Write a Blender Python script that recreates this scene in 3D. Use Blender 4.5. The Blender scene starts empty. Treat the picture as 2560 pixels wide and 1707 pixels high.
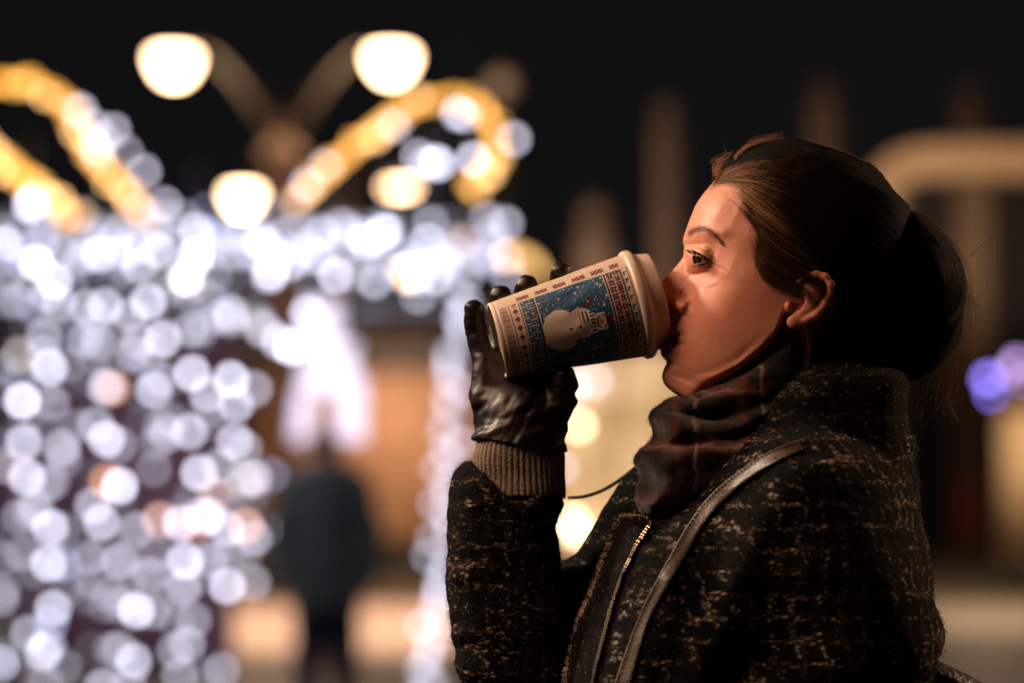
import bpy, math, random
import numpy as np
from mathutils import Vector, Matrix

random.seed(7)
rng = np.random.default_rng(7)
scene = bpy.context.scene
COL = scene.collection

# ------------------------------------------------------------------ camera
K = 36.0 / 85.0 / 2560.0          # metres per photo pixel per metre of distance
CAM_Z, HOR = 1.45, 1150.0         # camera height, photo row of the horizon


def P(u, v, D):
    """photo pixel at distance D -> world point"""
    return Vector(((u - 1280.0) * K * D, D, CAM_Z + (HOR - v) * K * D))


cam_d = bpy.data.cameras.new("camera")
cam_d.lens = 85.0
cam_d.sensor_width = 36.0
cam_d.shift_y = (HOR - 853.5) / 2560.0
cam_d.clip_start = 0.05
cam_d.clip_end = 500.0
cam_d.dof.use_dof = True
cam_d.dof.focus_distance = 1.94
cam_d.dof.aperture_fstop = 2.45
cam_d.dof.aperture_blades = 0
cam = bpy.data.objects.new("camera", cam_d)
cam.location = (0, 0, CAM_Z)
cam.rotation_euler = (math.radians(90), 0, 0)
COL.objects.link(cam)
scene.camera = cam

scene.render.engine = 'CYCLES'
cy = scene.cycles
cy.use_denoising = True
cy.denoiser = 'OPENIMAGEDENOISE'
cy.denoising_input_passes = 'RGB_ALBEDO_NORMAL'
cy.denoising_prefilter = 'ACCURATE'
cy.use_adaptive_sampling = False
cy.max_bounces = 5
cy.diffuse_bounces = 3
cy.glossy_bounces = 3
cy.transmission_bounces = 4
cy.caustics_reflective = False
cy.caustics_refractive = False
cy.sample_clamp_indirect = 2.0
cy.sample_clamp_direct = 0.0
scene.view_settings.view_transform = 'Standard'
scene.view_settings.look = 'None'
scene.view_settings.exposure = 0.0
scene.view_settings.gamma = 1.0


# ------------------------------------------------------------------ objects
def tag(o, label=None, cat=None, group=None, kind=None):
    if label: o['label'] = label
    if cat: o['category'] = cat
    if group: o['group'] = group
    if kind: o['kind'] = kind
    return o


def empty(name, loc=(0, 0, 0)):
    o = bpy.data.objects.new(name, None)
    o.location = loc
    COL.objects.link(o)
    return o


def link(name, me, mats, parent=None):
    o = bpy.data.objects.new(name, me)
    COL.objects.link(o)
    if not isinstance(mats, (list, tuple)): mats = [mats]
    for m in mats:
        if m and m.name not in [x.name for x in me.materials]: me.materials.append(m)
    if parent is not None:
        o.parent = parent
        o.matrix_parent_inverse = Matrix.Translation(-parent.location)
    return o


def mesh_np(name, V, F, smooth=True):
    """mesh from arrays; F is a (n,4) or (n,3) int array or a list of index tuples"""
    me = bpy.data.meshes.new(name)
    me.from_pydata([tuple(map(float, v)) for v in V], [], [tuple(int(i) for i in f) for f in F])
    me.update()
    if smooth:
        me.polygons.foreach_set('use_smooth', [True] * len(me.polygons))
    return me


class MB:
    """collects primitives into one mesh"""
    def __init__(s): s.v, s.f = [], []

    def add(s, V, F):
        n = len(s.v)
        s.v += [tuple(x) for x in V]
        s.f += [tuple(i + n for i in f) for f in F]
        return s

    def box(s, lo, hi, bev=0.0):
        x0, y0, z0 = lo; x1, y1, z1 = hi
        b = bev
        if b <= 0:
            V = [(x, y, z) for z in (z0, z1) for y in (y0, y1) for x in (x0, x1)]
            return s.add(V, [(0, 2, 3, 1), (4, 5, 7, 6), (0, 1, 5, 4), (2, 6, 7, 3), (0, 4, 6, 2), (1, 3, 7, 5)])
        ring = lambda i, z: [(x0 + i, y0 + b, z), (x0 + b, y0 + i, z), (x1 - b, y0 + i, z), (x1 - i, y0 + b, z),
                             (x1 - i, y1 - b, z), (x1 - b, y1 - i, z), (x0 + b, y1 - i, z), (x0 + i, y1 - b, z)]
        V = ring(b, z0) + ring(0, z0 + b) + ring(0, z1 - b) + ring(b, z1)
        F = [tuple(range(7, -1, -1)), tuple(range(24, 32))]
        for r in range(3):
            for i in range(8):
                j = (i + 1) % 8
                F.append((r * 8 + i, r * 8 + j, r * 8 + 8 + j, r * 8 + 8 + i))
        return s.add(V, F)

    def lathe(s, prof, c=(0, 0, 0), n=24, axis=None):
        """prof [(r, z)] round the z axis (or `axis`) at c"""
        V, F = [], []
        for r, z in prof:
            for i in range(n):
                a = 2 * math.pi * i / n
                V.append(Vector((r * math.cos(a), r * math.sin(a), z)))
        for j in range(len(prof) - 1):
            for i in range(n):
                k = (i + 1) % n
                F.append((j * n + i, j * n + k, (j + 1) * n + k, (j + 1) * n + i))
        F.append(tuple(range(n - 1, -1, -1)))
        F.append(tuple((len(prof) - 1) * n + i for i in range(n)))
        if axis is not None:
            q = Vector((0, 0, 1)).rotation_difference(Vector(axis))
            V = [q @ v for v in V]
        c = Vector(c)
        return s.add([v + c for v in V], F)

    def tube(s, pts, rad, n=8):
        pts = [Vector(p) for p in pts]
        if not isinstance(rad, (list, tuple)): rad = [rad] * len(pts)
        V, F = [], []
        up = Vector((0.13, 0.97, 0.21)).normalized()
        for i, p in enumerate(pts):
            t = (pts[min(i + 1, len(pts) - 1)] - pts[max(i - 1, 0)]).normalized()
            a = t.cross(up)
            if a.length < 1e-4: a = t.cross(Vector((1, 0, 0)))
            a.normalize(); b = t.cross(a)
            for k in range(n):
                w = 2 * math.pi * k / n
                V.append(p + (a * math.cos(w) + b * math.sin(w)) * rad[i])
        for i in range(len(pts) - 1):
            for k in range(n):
                l = (k + 1) % n
                F.append((i * n + k, i * n + l, (i + 1) * n + l, (i + 1) * n + k))
        F.append(tuple(range(n - 1, -1, -1)))
        F.append(tuple((len(pts) - 1) * n + k for k in range(n)))
        return s.add(V, F)

    def ball(s, c, r, n=10, m=6):
        prof = [(max(r * math.sin(math.pi * j / m), r * 0.02), -r * math.cos(math.pi * j / m)) for j in range(m + 1)]
        return s.lathe(prof, c, n)

    def build(s, name, mat, parent=None, smooth=False):
        return link(name, mesh_np(name, s.v, s.f, smooth), mat, parent)


def spline(pts, n):
    """Catmull-Rom through pts, n samples evenly spaced in arc length"""
    pts = np.asarray(pts, float)
    q = np.vstack([2 * pts[0] - pts[1], pts, 2 * pts[-1] - pts[-2]])
    out = []
    for i in range(1, len(q) - 2):
        t = np.linspace(0, 1, 20, endpoint=False)[:, None]
        a, b, c, d = q[i - 1], q[i], q[i + 1], q[i + 2]
        out.append(0.5 * (2 * b + (c - a) * t + (2 * a - 5 * b + 4 * c - d) * t ** 2 + (3 * b - a - 3 * c + d) * t ** 3))
    out = np.vstack(out + [pts[-1:]])
    L = np.concatenate([[0], np.cumsum(np.linalg.norm(np.diff(out, axis=0), axis=1))])
    s = np.linspace(0, L[-1], n)
    return np.stack([np.interp(s, L, out[:, k]) for k in range(out.shape[1])], 1)


# ------------------------------------------------------------------ materials
def node_mat(name):
    m = bpy.data.materials.new(name)
    m.use_nodes = True
    nt = m.node_tree
    bs = nt.nodes['Principled BSDF']
    return m, nt, bs


def setin(bs, **kw):
    for k, v in kw.items():
        k = k.replace('_', ' ')
        if k in bs.inputs:
            if isinstance(v, tuple) and len(v) == 3 and len(bs.inputs[k].default_value) == 4: v = (*v, 1)
            bs.inputs[k].default_value = v


def plain(name, col, rough=0.7, var=0.25, scale=6.0, metal=0.0, bump=0.0, bscale=40.0, **kw):
    """base colour with noise variation and optional bump"""
    m, nt, bs = node_mat(name)
    setin(bs, Roughness=rough, Metallic=metal, **kw)
    tc = nt.nodes.new('ShaderNodeTexCoord')
    nz = nt.nodes.new('ShaderNodeTexNoise')
    nz.inputs['Scale'].default_value = scale
    nz.inputs['Detail'].default_value = 5
    rp = nt.nodes.new('ShaderNodeValToRGB')
    rp.color_ramp.elements[0].position = 0.3
    rp.color_ramp.elements[1].position = 0.7
    rp.color_ramp.elements[0].color = (*[c * (1 - var) for c in col], 1)
    rp.color_ramp.elements[1].color = (*[min(1, c * (1 + var)) for c in col], 1)
    nt.links.new(tc.outputs['Object'], nz.inputs['Vector'])
    nt.links.new(nz.outputs['Fac'], rp.inputs['Fac'])
    nt.links.new(rp.outputs['Color'], bs.inputs['Base Color'])
    if bump > 0:
        n2 = nt.nodes.new('ShaderNodeTexNoise')
        n2.inputs['Scale'].default_value = bscale
        n2.inputs['Detail'].default_value = 6
        bp = nt.nodes.new('ShaderNodeBump')
        bp.inputs['Strength'].default_value = bump
        bp.inputs['Distance'].default_value = 0.01
        nt.links.new(tc.outputs['Object'], n2.inputs['Vector'])
        nt.links.new(n2.outputs['Fac'], bp.inputs['Height'])
        nt.links.new(bp.outputs['Normal'], bs.inputs['Normal'])
    return m


def glow(name, col, strength, sample=False):
    m, nt, bs = node_mat(name)
    setin(bs, Base_Color=(0.3, 0.3, 0.3), Roughness=0.4)
    bs.inputs['Emission Color'].default_value = (*col, 1)
    bs.inputs['Emission Strength'].default_value = strength
    m.cycles.emission_sampling = 'AUTO' if sample else 'NONE'
    return m


def lamp(name, kind, loc, energy, col, size=0.1, target=None, **kw):
    d = bpy.data.lights.new(name, kind)
    d.energy = energy
    d.color = col
    if kind == 'AREA':
        d.shape = 'DISK'; d.size = size
    else:
        d.shadow_soft_size = size
    for k, v in kw.items(): setattr(d, k, v)
    o = bpy.data.objects.new(name, d)
    o.location = loc
    if target is not None:
        o.rotation_euler = (Vector(target) - Vector(loc)).to_track_quat('-Z', 'Y').to_euler()
    COL.objects.link(o)
    return o


# ------------------------------------------------------------------ world: deep night sky
w = bpy.data.worlds.new("World")
scene.world = w
w.use_nodes = True
nt = w.node_tree
bg = nt.nodes['Background']
sky = nt.nodes.new('ShaderNodeTexSky')
sky.sky_type = 'NISHITA'
sky.sun_disc = False
sky.sun_elevation = math.radians(-6.5)
sky.sun_rotation = math.radians(200)
add = nt.nodes.new('ShaderNodeMix'); add.data_type = 'RGBA'; add.blend_type = 'ADD'; add.inputs['Factor'].default_value = 1
add.inputs['B'].default_value = (0.090, 0.084, 0.092, 1)      # city sky glow
nt.links.new(sky.outputs['Color'], add.inputs['A'])
nt.links.new(add.outputs['Result'], bg.inputs['Color'])
bg.inputs['Strength'].default_value = 0.06
# ================================================================== the place
S = 1.0884   # 2352-px readings -> photo pixels

# ---- ground: one sheet of stone paving to the horizon
def ground_mat():
    m, nt, bs = node_mat('stone_paving')
    tc = nt.nodes.new('ShaderNodeTexCoord')
    br = nt.nodes.new('ShaderNodeTexBrick')
    br.inputs['Scale'].default_value = 1.6
    br.inputs['Color1'].default_value = (0.30, 0.26, 0.22, 1)
    br.inputs['Color2'].default_value = (0.22, 0.19, 0.165, 1)
    br.inputs['Mortar'].default_value = (0.09, 0.08, 0.07, 1)
    br.inputs['Mortar Size'].default_value = 0.012
    nz = nt.nodes.new('ShaderNodeTexNoise'); nz.inputs['Scale'].default_value = 0.7; nz.inputs['Detail'].default_value = 6
    mx = nt.nodes.new('ShaderNodeMix'); mx.data_type = 'RGBA'; mx.blend_type = 'MULTIPLY'
    mx.inputs['Factor'].default_value = 0.35
    nt.links.new(tc.outputs['Object'], br.inputs['Vector'])
    nt.links.new(tc.outputs['Object'], nz.inputs['Vector'])
    nt.links.new(br.outputs['Color'], mx.inputs['A'])
    nt.links.new(nz.outputs['Fac'], mx.inputs['B'])
    nt.links.new(mx.outputs['Result'], bs.inputs['Base Color'])
    setin(bs, Roughness=0.55)
    return m


g = MB()
g.add([(-200, -40, 0), (200, -40, 0), (200, 300, 0), (-200, 300, 0)], [(0, 1, 2, 3)])
tag(g.build('ground', ground_mat()), kind='structure')

# ---- street lamps
M_iron = plain('cast_iron', (0.045, 0.03, 0.024), 0.5, 0.2, 4, 0.0)
M_post = plain('lit_post', (0.34, 0.22, 0.17), 0.6, 0.15, 4)  # lamplight on the posts put into a lighter, pinkish colour
M_cap = plain('lamp_cap', (0.06, 0.05, 0.045), 0.4, 0.2, 4)
M_bowl = glow('lamp_glass', (1.0, 0.62, 0.35), 19)
BOWL = [(0.05, -0.17), (0.12, -0.145), (0.19, -0.07), (0.235, 0.03), (0.255, 0.10), (0.235, 0.135)]
CAP = [(0.26, 0.135), (0.265, 0.15), (0.21, 0.19), (0.11, 0.215), (0.04, 0.23), (0.03, 0.30)]


def lamp_head(pos, parent, sc=1.0, flat=1.0, sz=1.0):
    hd = MB().lathe([(r * sz, z * sz) for r, z in CAP], pos, 20).build('lamp_head', M_cap, parent, True)
    MB().lathe([(r * sz, z * sz * flat) for r, z in BOWL], pos, 20).build('glass_bowl', M_bowl, hd, True)


def arm_pts(base, head, lift=0.45):
    b, h = Vector(base), Vector(head)
    pts = []
    for i in range(13):
        t = i / 12
        p = b.lerp(h, t)
        p.z = b.z + (h.z + 0.3 - b.z) * t ** 1.6 + lift * math.sin(math.pi * t)
        pts.append(p)
    return pts


def post_profile(h, r):
    return [(r * 2.2, 0.0), (r * 2.2, 0.35), (r * 1.7, 0.45), (r * 1.5, 0.9), (r * 1.05, 1.05), (r, 1.2), (r * 0.95, h - 0.5),
            (r * 1.4, h - 0.46), (r * 1.4, h - 0.36), (r * 0.8, h - 0.3), (r * 0.7, h), (0.02, h + 0.05)]


def street_lamp(base_u, D, heads, label, r=0.11, top_v=None, sz=1.0, flat=(1, 1)):
    hp = [P(u, v, D) for u, v in heads]
    bx = (base_u - 1280) * K * D
    root = empty('street_lamp', (bx, D, 0))
    tag(root, label, 'street lamp', 'street lamps around the square')
    zt = max(p.z for p in hp) - 0.9 if top_v is None else P(0, top_v, D).z
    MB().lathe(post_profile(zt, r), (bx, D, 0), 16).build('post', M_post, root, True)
    for i, p in enumerate(hp):
        MB().tube(arm_pts((bx, D, zt - 0.2), p), [max(r * 0.75 - r * 0.055 * k, 0.02) for k in range(13)], 10).build('arm', M_iron, root, True)
        lamp_head(p, root, flat=flat[i % len(flat)], sz=sz)
    return root


street_lamp(650 * S, 28.0, [(400 * S, 152 * S), (898 * S, 148 * S)],
            'tall cast iron street lamp with two bright bowls, high above the light box', r=0.17, top_v=300)
street_lamp(655 * S, 38.0, [(558 * S, 458 * S)],
            'lower street lamp with one round bowl just above the light box roof', r=0.13, top_v=415)
street_lamp(790 * S, 39.5, [(919 * S, 434 * S)],
            'street lamp with a flat shallow bowl inside the golden loop', r=0.1, top_v=520, sz=0.95, flat=(0.35,))
street_lamp(1080 * S, 46.0, [(935 * S, 630 * S)],
            'small far street lamp shining through the white lights over the doorway', r=0.1, top_v=760, sz=0.55)
for q in ((400, 152, 28), (898, 148, 28)):
    p = P(q[0] * S, q[1] * S, q[2])
    lamp('street_lamp_or_fill', 'POINT', (p.x, p.y, p.z - 0.35), 130, (1.0, 0.66, 0.36), 0.2)
p = P(558 * S, 458 * S, 38)
lamp('street_lamp_or_fill', 'POINT', (p.x, p.y, p.z - 0.35), 300, (1.0, 0.66, 0.36), 0.2)

lamp('street_lamp_or_fill', 'POINT', (P(707, 0, 24).x, 24.0, 4.2), 150, (1.0, 0.64, 0.44), 0.3)  # added fill on the first lamp's post, no lamp hangs here

# ---- pole with a reddish globe given a faint glow of its own, right of the golden loop
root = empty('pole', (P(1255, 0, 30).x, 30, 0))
tag(root, 'thin dark pole with a faintly glowing reddish globe on top, right of the golden loop', 'pole')
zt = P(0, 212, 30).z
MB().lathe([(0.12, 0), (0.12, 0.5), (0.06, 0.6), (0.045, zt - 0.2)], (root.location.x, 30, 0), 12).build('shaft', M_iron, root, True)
MB().ball((root.location.x, 30, zt), 0.16, 14, 9).build('globe', glow('glowing_globe', (1.0, 0.42, 0.22), 0.13), root, True)

# ---- giant gift box made of lights with a golden bow
DB = 13.0
gift = empty('light_sculpture', P(560, 1150, DB) * 1.0)
gift.location.z = 0
tag(gift, 'giant gift box of white fairy lights with a golden bow and an open doorway', 'light sculpture')
M_wire = plain('white_wire_frame', (0.30, 0.31, 0.34), 0.5, 0.1)
DISC = 0.190            # blurred disc, metres at DB
BR = 0.026              # bulb radius
EM = (DISC / (2 * BR)) ** 2   # emission that gives a disc of brightness 1
WHITE, PINK, ORNG, GOLD, BLUE = (0.82, 0.80, 1.0), (1.0, 0.55, 0.42), (1.0, 0.42, 0.17), (1.0, 0.50, 0.085), (0.55, 0.62, 1.0)
_bm = {}


def bulb_mat(col, lev):
    lev = max(0.05, round(lev * 10) / 10 if lev > 0.15 else round(lev * 20) / 20)
    key = (col, lev)
    if key not in _bm:
        _bm[key] = glow('bulb_glow_%d' % len(_bm), col, EM * lev)
    return _bm[key]


bulbs = []   # (world point, colour, level)


def crop(ox, oy, items, lev=1.0):
    for it in items:
        x, y, b = it[:3]
        col = it[3] if len(it) > 3 else WHITE
        D = DB + random.uniform(-0.25, 0.35)
        bulbs.append((P(ox + x / 3.357, oy + y / 3.357, D), col, b * 0.36 * lev))


crop(0, 500, [(255, 50, 2.5), (40, 370, 2), (300, 530, 3), (455, 680, 2.5), (500, 880, 1), (830, 460, 2), (690, 480, 1.2),
              (1070, 430, 1), (1330, 430, 1.8), (1640, 260, 1.8), (1645, 480, 3), (1560, 660, 3), (1170, 560, 1.5), (720, 900, 1.2),
              (880, 890, 1.6), (1245, 860, 2.2), (1090, 970, 1), (1365, 1165, 2.2), (370, 1150, 1.2), (415, 1400, 2.2),
              (830, 1200, 0.9), (1120, 1290, 1), (1610, 1450, 2.6), (1940, 1500, 2.4), (1290, 1590, 1.8), (890, 1570, 1.8),
              (940, 1575, 1.3, ORNG), (2210, 360, 2), (2270, 620, 3), (2200, 1080, 1.8), (1610, 1080, 1.2), (1940, 960, 1.4),
              (990, 280, 0.9), (520, 440, 0.8), (1320, 260, 0.7)])
crop(0, 950, [(185, 170, 3), (430, 190, 0.7), (200, 520, 2), (520, 560, 1), (225, 810, 2.3), (430, 850, .9), (895, 490, 2.2),
              (800, 370, 1.2), (1000, 880, 3), (900, 850, 1.5, ORNG), (850, 1190, 2), (780, 1050, 1.3), (420, 1235, 2.3),
              (1140, 1250, 1), (1590, 430, 1.6), (1400, 450, 0.8), (1970, 510, 1.8), (1670, 775, 2.3), (1850, 720, 1),
              (2130, 820, 1.4), (2050, 570, .8), (1980, 200, 1.6), (1740, 110, 1.5), (2130, 70, 1.1), (1520, 1200, 2.3),
              (1740, 1140, 2.5), (1690, 1130, 1.2), (1900, 1240, 1.6), (1340, 1170, 1.5, PINK), (2060, 1220, 1.6, PINK),
              (2130, 1320, 1), (190, 1450, .7), (165, 1150, .8), (1640, 1210, 0.9, ORNG), (1290, 740, 0.5), (1330, 500, 0.4)])
crop(0, 1240, [(410, 560, 2.3), (1010, 545, 1.4), (1550, 540, 2.7), (1760, 540, 1.2), (1265, 660, 1), (1910, 750, 2.3),
               (1540, 760, 1.3), (2120, 720, .7), (445, 940, 1.9), (1145, 955, 2.5), (1290, 960, .8), (1620, 1040, .9),
               (240, 1150, 1.1), (360, 1310, 1.6), (400, 1250, 1), (1120, 1380, 1.6), (1570, 1240, 1.2), (1470, 1300, .9),
               (1510, 1500, .8), (850, 1600, 1.0), (540, 1430, .5), (10, 850, .8), (0, 1400, 2), (1000, 1280, .7),
               (940, 1290, .6), (1040, 880, .5), (380, 1560, .9), (1080, 1600, .6)])
crop(600, 450, [(190, 530, 1.6), (250, 800, 2), (430, 690, 1.4), (300, 640, 1.3), (650, 660, 1.3), (805, 805, 2), (855, 390, 1),
                (690, 440, 1), (1210, 430, 2.7), (1070, 530, 2), (1040, 470, 1), (1260, 400, 1), (1575, 525, 2), (1600, 360, .9),
                (1130, 850, 1.5), (1500, 830, 1.2), (1640, 820, 1.4), (1825, 940, 2), (1500, 980, 1), (1760, 360, .7),
                (2070, 330, .8), (2230, 370, 1), (1860, 520, .9, PINK), (2240, 650, 1.6, PINK), (565, 1120, 2), (430, 1400, 3),
                (190, 1250, 1.2), (330, 1350, 1.6), (1660, -135, 2.4), (1560, -130, 1.1), (1830, -560, 1.6), (1960, -170, 1.9),
                (2250, 800, 0.9), (1730, 690, 0.7), (1500, 660, 0.8)])
big = len(bulbs)
# strings whose discs fill the box: top beam, left posts, right post, curtain
for i in range(170):      # top beam
    u = random.uniform(-30, 1240)
    v = random.gauss(600 + 0.02 * u, 45)
    bulbs.append((P(u, v, DB + random.uniform(-0.2, 0.8)), random.choice([WHITE, WHITE, BLUE]), random.uniform(0.07, 0.20)))
for i in range(135):     # curtain of the left side
    u = random.uniform(-30, 690)
    v = 680 + 1040 * random.random() ** 1.35
    if u > 560 and v > 1380: continue
    bulbs.append((P(u, v, DB + random.uniform(-0.2, 1.2)), random.choice([WHITE, WHITE, BLUE, PINK, (1.0, 0.86, 0.70)]) if i % 3 == 0 else WHITE,
                  0.07 + 0.30 * random.random() ** 2.5))
for i in range(48):      # right post
    t = (i + 0.5) / 48
    u = 1158 - 95 * t + random.uniform(-26, 26)
    bulbs.append((P(u, 700 + 1050 * t, DB + random.uniform(-0.1, 0.2)), WHITE, random.uniform(0.12, 0.26)))
# dense inner garland behind the doorway
for iy, y in enumerate(np.arange(700, 1012, 12.0)):
    for x in np.arange(655, 850, 14.0):
        x = x + (7 if iy % 2 else 0)
        lo = 702 if y < 850 else 665 + (1010 - y) * 0.2
        hi = 775 if y < 790 else (815 if y < 860 else 836)
        if not (lo < x < hi) or (y > 900 and abs(x - 745) < 34): continue
        bulbs.append((P((x + random.uniform(-4, 4)) * S, (y + random.uniform(-4, 4)) * S, DB + 1.4 + random.uniform(-0.15, 0.15)), (0.92, 0.78, 1.0), 0.1))

# each of the hundred brightest is a bulb of its own, on the string it hangs from
ball_me = {}


def bulb_mesh(mat):
    if mat.name not in ball_me:
        b = MB().ball((0, 0, 0), BR, 10, 6)
        ball_me[mat.name] = mesh_np('bulb', b.v, b.f, True)
        ball_me[mat.name].materials.append(mat)
    return ball_me[mat.name]


order = sorted(range(len(bulbs)), key=lambda i: -bulbs[i][2])
single = set(order[:100])
strings = {}
for i in single:
    strings.setdefault(int(math.floor(bulbs[i][0].x / 0.22)), []).append(i)
for kx, ids in sorted(strings.items()):
    ids.sort(key=lambda i: -bulbs[i][0].z)
    pts = [bulbs[i][0] + Vector((0, 0.03, 0)) for i in ids]
    pts = [pts[0] + Vector((0, 0, 0.35))] + pts + [pts[-1] - Vector((0, 0, 0.3))]
    st = MB().tube(pts, 0.004, 6).build('light_string', M_wire, gift)
    for i in ids:
        o = bpy.data.objects.new('bulb', bulb_mesh(bulb_mat(bulbs[i][1], bulbs[i][2])))
        COL.objects.link(o)
        o.parent = st
        o.location = bulbs[i][0]
rest = MB()
rest_m, rest_mats = [], []
bb = MB().ball((0, 0, 0), BR, 8, 5)
for i in order[100:]:
    mt = bulb_mat(bulbs[i][1], bulbs[i][2])
    if mt not in rest_mats: rest_mats.append(mt)
    rest.add([Vector(v) + bulbs[i][0] for v in bb.v], bb.f)
    rest_m += [rest_mats.index(mt)] * len(bb.f)
ro = rest.build('fairy_lights', rest_mats, gift, True)
ro.data.polygons.foreach_set('material_index', rest_m)
tag(ro, kind='stuff')

# frame of the box (white metal) and its dark netting
fr = MB()


def bar(a, b, r=0.022): fr.tube([a, b], r, 8)


for (u, D) in ((-260, 13.2), (1150, 13.1), (60, 14.6)):
    a = P(u, 620, D)
    bar(Vector((a.x, D, 0)), a)
bar(P(-260, 620, 13.2), P(1150, 620, 13.1))
bar(P(-260, 560, 13.2), P(1180, 560, 13.1))
bar(P(885, 775, 13.3), P(1150, 775, 13.1))
bar(P(60, 620, 14.6), P(1000, 620, 15.0))
bar(P(1150, 620, 13.1), P(1000, 620, 15.0))
bar(P(-260, 620, 13.2), P(60, 620, 14.6))
fr.build('frame', M_wire, gift, True)

# golden rope-light loops of the bow
M_gold = glow('golden_rope_light', (1.0, 0.44, 0.055), 0.68 * DISC / (2 * 0.024))
for pts in ([(350, 505), (300, 455), (235, 385), (180, 300), (145, 235), (95, 203), (40, 192), (-40, 200), (-130, 270)],
            [(170, 500), (110, 450), (50, 415), (-10, 365), (-60, 300)],
            [(690, 455), (745, 405), (810, 345), (880, 285), (950, 243), (1020, 228), (1085, 238), (1125, 280), (1140, 335),
             (1122, 385), (1080, 430)]):
    c = spline([(x * S, y * S) for x, y in pts], 46)
    lp = MB().tube([P(x, y, DB + 0.1 * math.sin(i * 0.2)) for i, (x, y) in enumerate(c)], 0.019, 8).build('bow_loop', M_gold, gift, True)
    for lev, colr in ((0.3, (1.0, 0.45, 0.07)), (0.3, (1.0, 0.52, 0.16)), (0.5, (1.0, 0.60, 0.30))):
        gb = MB()
        for i, (x, y) in enumerate(c):
            if random.random() < (0.62 if colr[2] < 0.1 else 0.24):
                gb.ball(P(x + random.uniform(-16, 16), y + random.uniform(-16, 16), DB - .05), BR * random.uniform(.6, 1.0), 8, 5)
        if gb.v: tag(gb.build('fairy_lights', bulb_mat(colr, lev), lp, True), kind='stuff')
M_gold2 = glow('golden_tail_light', (1.0, 0.55, 0.16), 0.6 * DISC / (2 * 0.024))
c = spline([(1150 * S, 590 * S), (1190 * S, 585 * S), (1225 * S, 605 * S), (1245 * S, 640 * S)], 16)
MB().tube([P(x, y, DB) for x, y in c], 0.024, 8).build('bow_loop', M_gold2, gift, True)
# white bulbs twined round the bow
bow_w = MB()
for (x, y) in ((185, 255), (215, 290), (235, 320), (225, 345), (72, 460), (80, 450), (905, 290), (1070, 268), (1130, 358), (320, 480),
               (380, 470), (260, 300), (290, 350), (330, 395), (745, 380), (705, 425), (1000, 372), (960, 360), (1180, 320)):
    bow_w.ball(P(x * S, y * S, DB - 0.05), BR * random.uniform(0.6, 1.0), 8, 5)
tag(bow_w.build('fairy_lights', bulb_mat((0.86, 0.80, 0.98), 0.5), gift, True), kind='stuff')
# pinkish cloth at the back of the box
M_cloth = plain('rose_cloth', (0.12, 0.055, 0.075), 0.9, 0.35, 1.2)
cl = MB()
a, b = P(-300, 0, 15.3).x, P(585, 0, 15.3).x
N = 40
V = []
for i in range(N + 1):
    x = a + (b - a) * i / N
    for z in (0.05, 2.35):
        V.append((x, 15.3 + 0.05 * math.sin(i * 1.1), z))
for i in range(N + 1):
    x = a + (b - a) * i / N
    for z in (0.05, 2.35):
        V.append((x, 15.32 + 0.05 * math.sin(i * 1.1), z))
F = [(2 * i, 2 * i + 2, 2 * i + 3, 2 * i + 1) for i in range(N)]
o2 = 2 * (N + 1)
F += [(o2 + 2 * i, o2 + 2 * i + 1, o2 + 2 * i + 3, o2 + 2 * i + 2) for i in range(N)]
F += [(2 * i + 1, 2 * i + 3, o2 + 2 * i + 3, o2 + 2 * i + 1) for i in range(N)]
cl.add(V, F).build('back_cloth', M_cloth, gift, True)
# the light the bulbs shed around them
for (u, v, D, e) in ((300, 800, 13.9, 26), (300, 1300, 13.9, 26), (700, 640, 13.7, 22)):
    lamp('fairy_glow_or_fill', 'POINT', P(u, v, D), e, (0.86, 0.82, 1.0), 0.5)
# ---- wooden market hut behind the doorway
M_wood = plain('hut_boards', (0.36, 0.20, 0.10), 0.6, 0.3, 3)
M_dark = plain('hut_roof', (0.05, 0.04, 0.035), 0.8, 0.3, 3)
hut = empty('market_hut', (P(980, 0, 30).x, 30, 0))
tag(hut, 'wooden market hut with dark roof edge seen through the doorway of lights', 'market hut')
x0, x1 = P(640, 0, 30).x, P(1230, 0, 30).x
h = MB()
nb = 22
for i in range(nb):
    xa = x0 + (x1 - x0) * i / nb
    xb = x0 + (x1 - x0) * (i + 1) / nb - 0.012
    h.box((xa, 30 + 0.004 * (i % 2), 0.5), (xb, 30.06, P(0, 930, 30).z))
h.box((x0, 30.06, 0.02), (x1, 33, P(0, 930, 30).z))
h.build('wall', M_wood, hut)
rz = P(0, 925, 30).z
MB().add([(x0 - .3, 29.6, rz), (x1 + .3, 29.6, rz), (x1 + .3, 33.3, rz), (x0 - .3, 33.3, rz),
          (x0 - .3, 29.6, rz + .35), (x1 + .3, 29.6, rz + .35), (x1 + .3, 31.4, rz + 1.0), (x0 - .3, 31.4, rz + 1.0),
          (x1 + .3, 33.3, rz + .35), (x0 - .3, 33.3, rz + .35)],
         [(0, 3, 2, 1), (0, 1, 5, 4), (4, 5, 6, 7), (7, 6, 8, 9), (2, 3, 9, 8), (1, 2, 8, 6, 5), (0, 4, 7, 9, 3)]).build('roof', M_dark, hut)
MB().box((x0 + .1, 29.5, 0.02), (x1 - .6, 29.95, 0.42), 0.03).build('counter', M_dark, hut)
lamp('hut_lamp', 'AREA', (P(960, 0, 27).x, 28.6, rz - .2), 48, (1.0, 0.67, 0.46), 0.8, (P(960, 0, 30).x, 30, 1.2))
lamp('square_lamp', 'SPOT', (P(850, 0, 21).x, 22.0, 6.0), 9000, (1.0, 0.58, 0.38), 0.3, (P(850, 0, 21).x, 21.5, 0), spot_size=math.radians(70), spot_blend=0.8)

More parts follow.
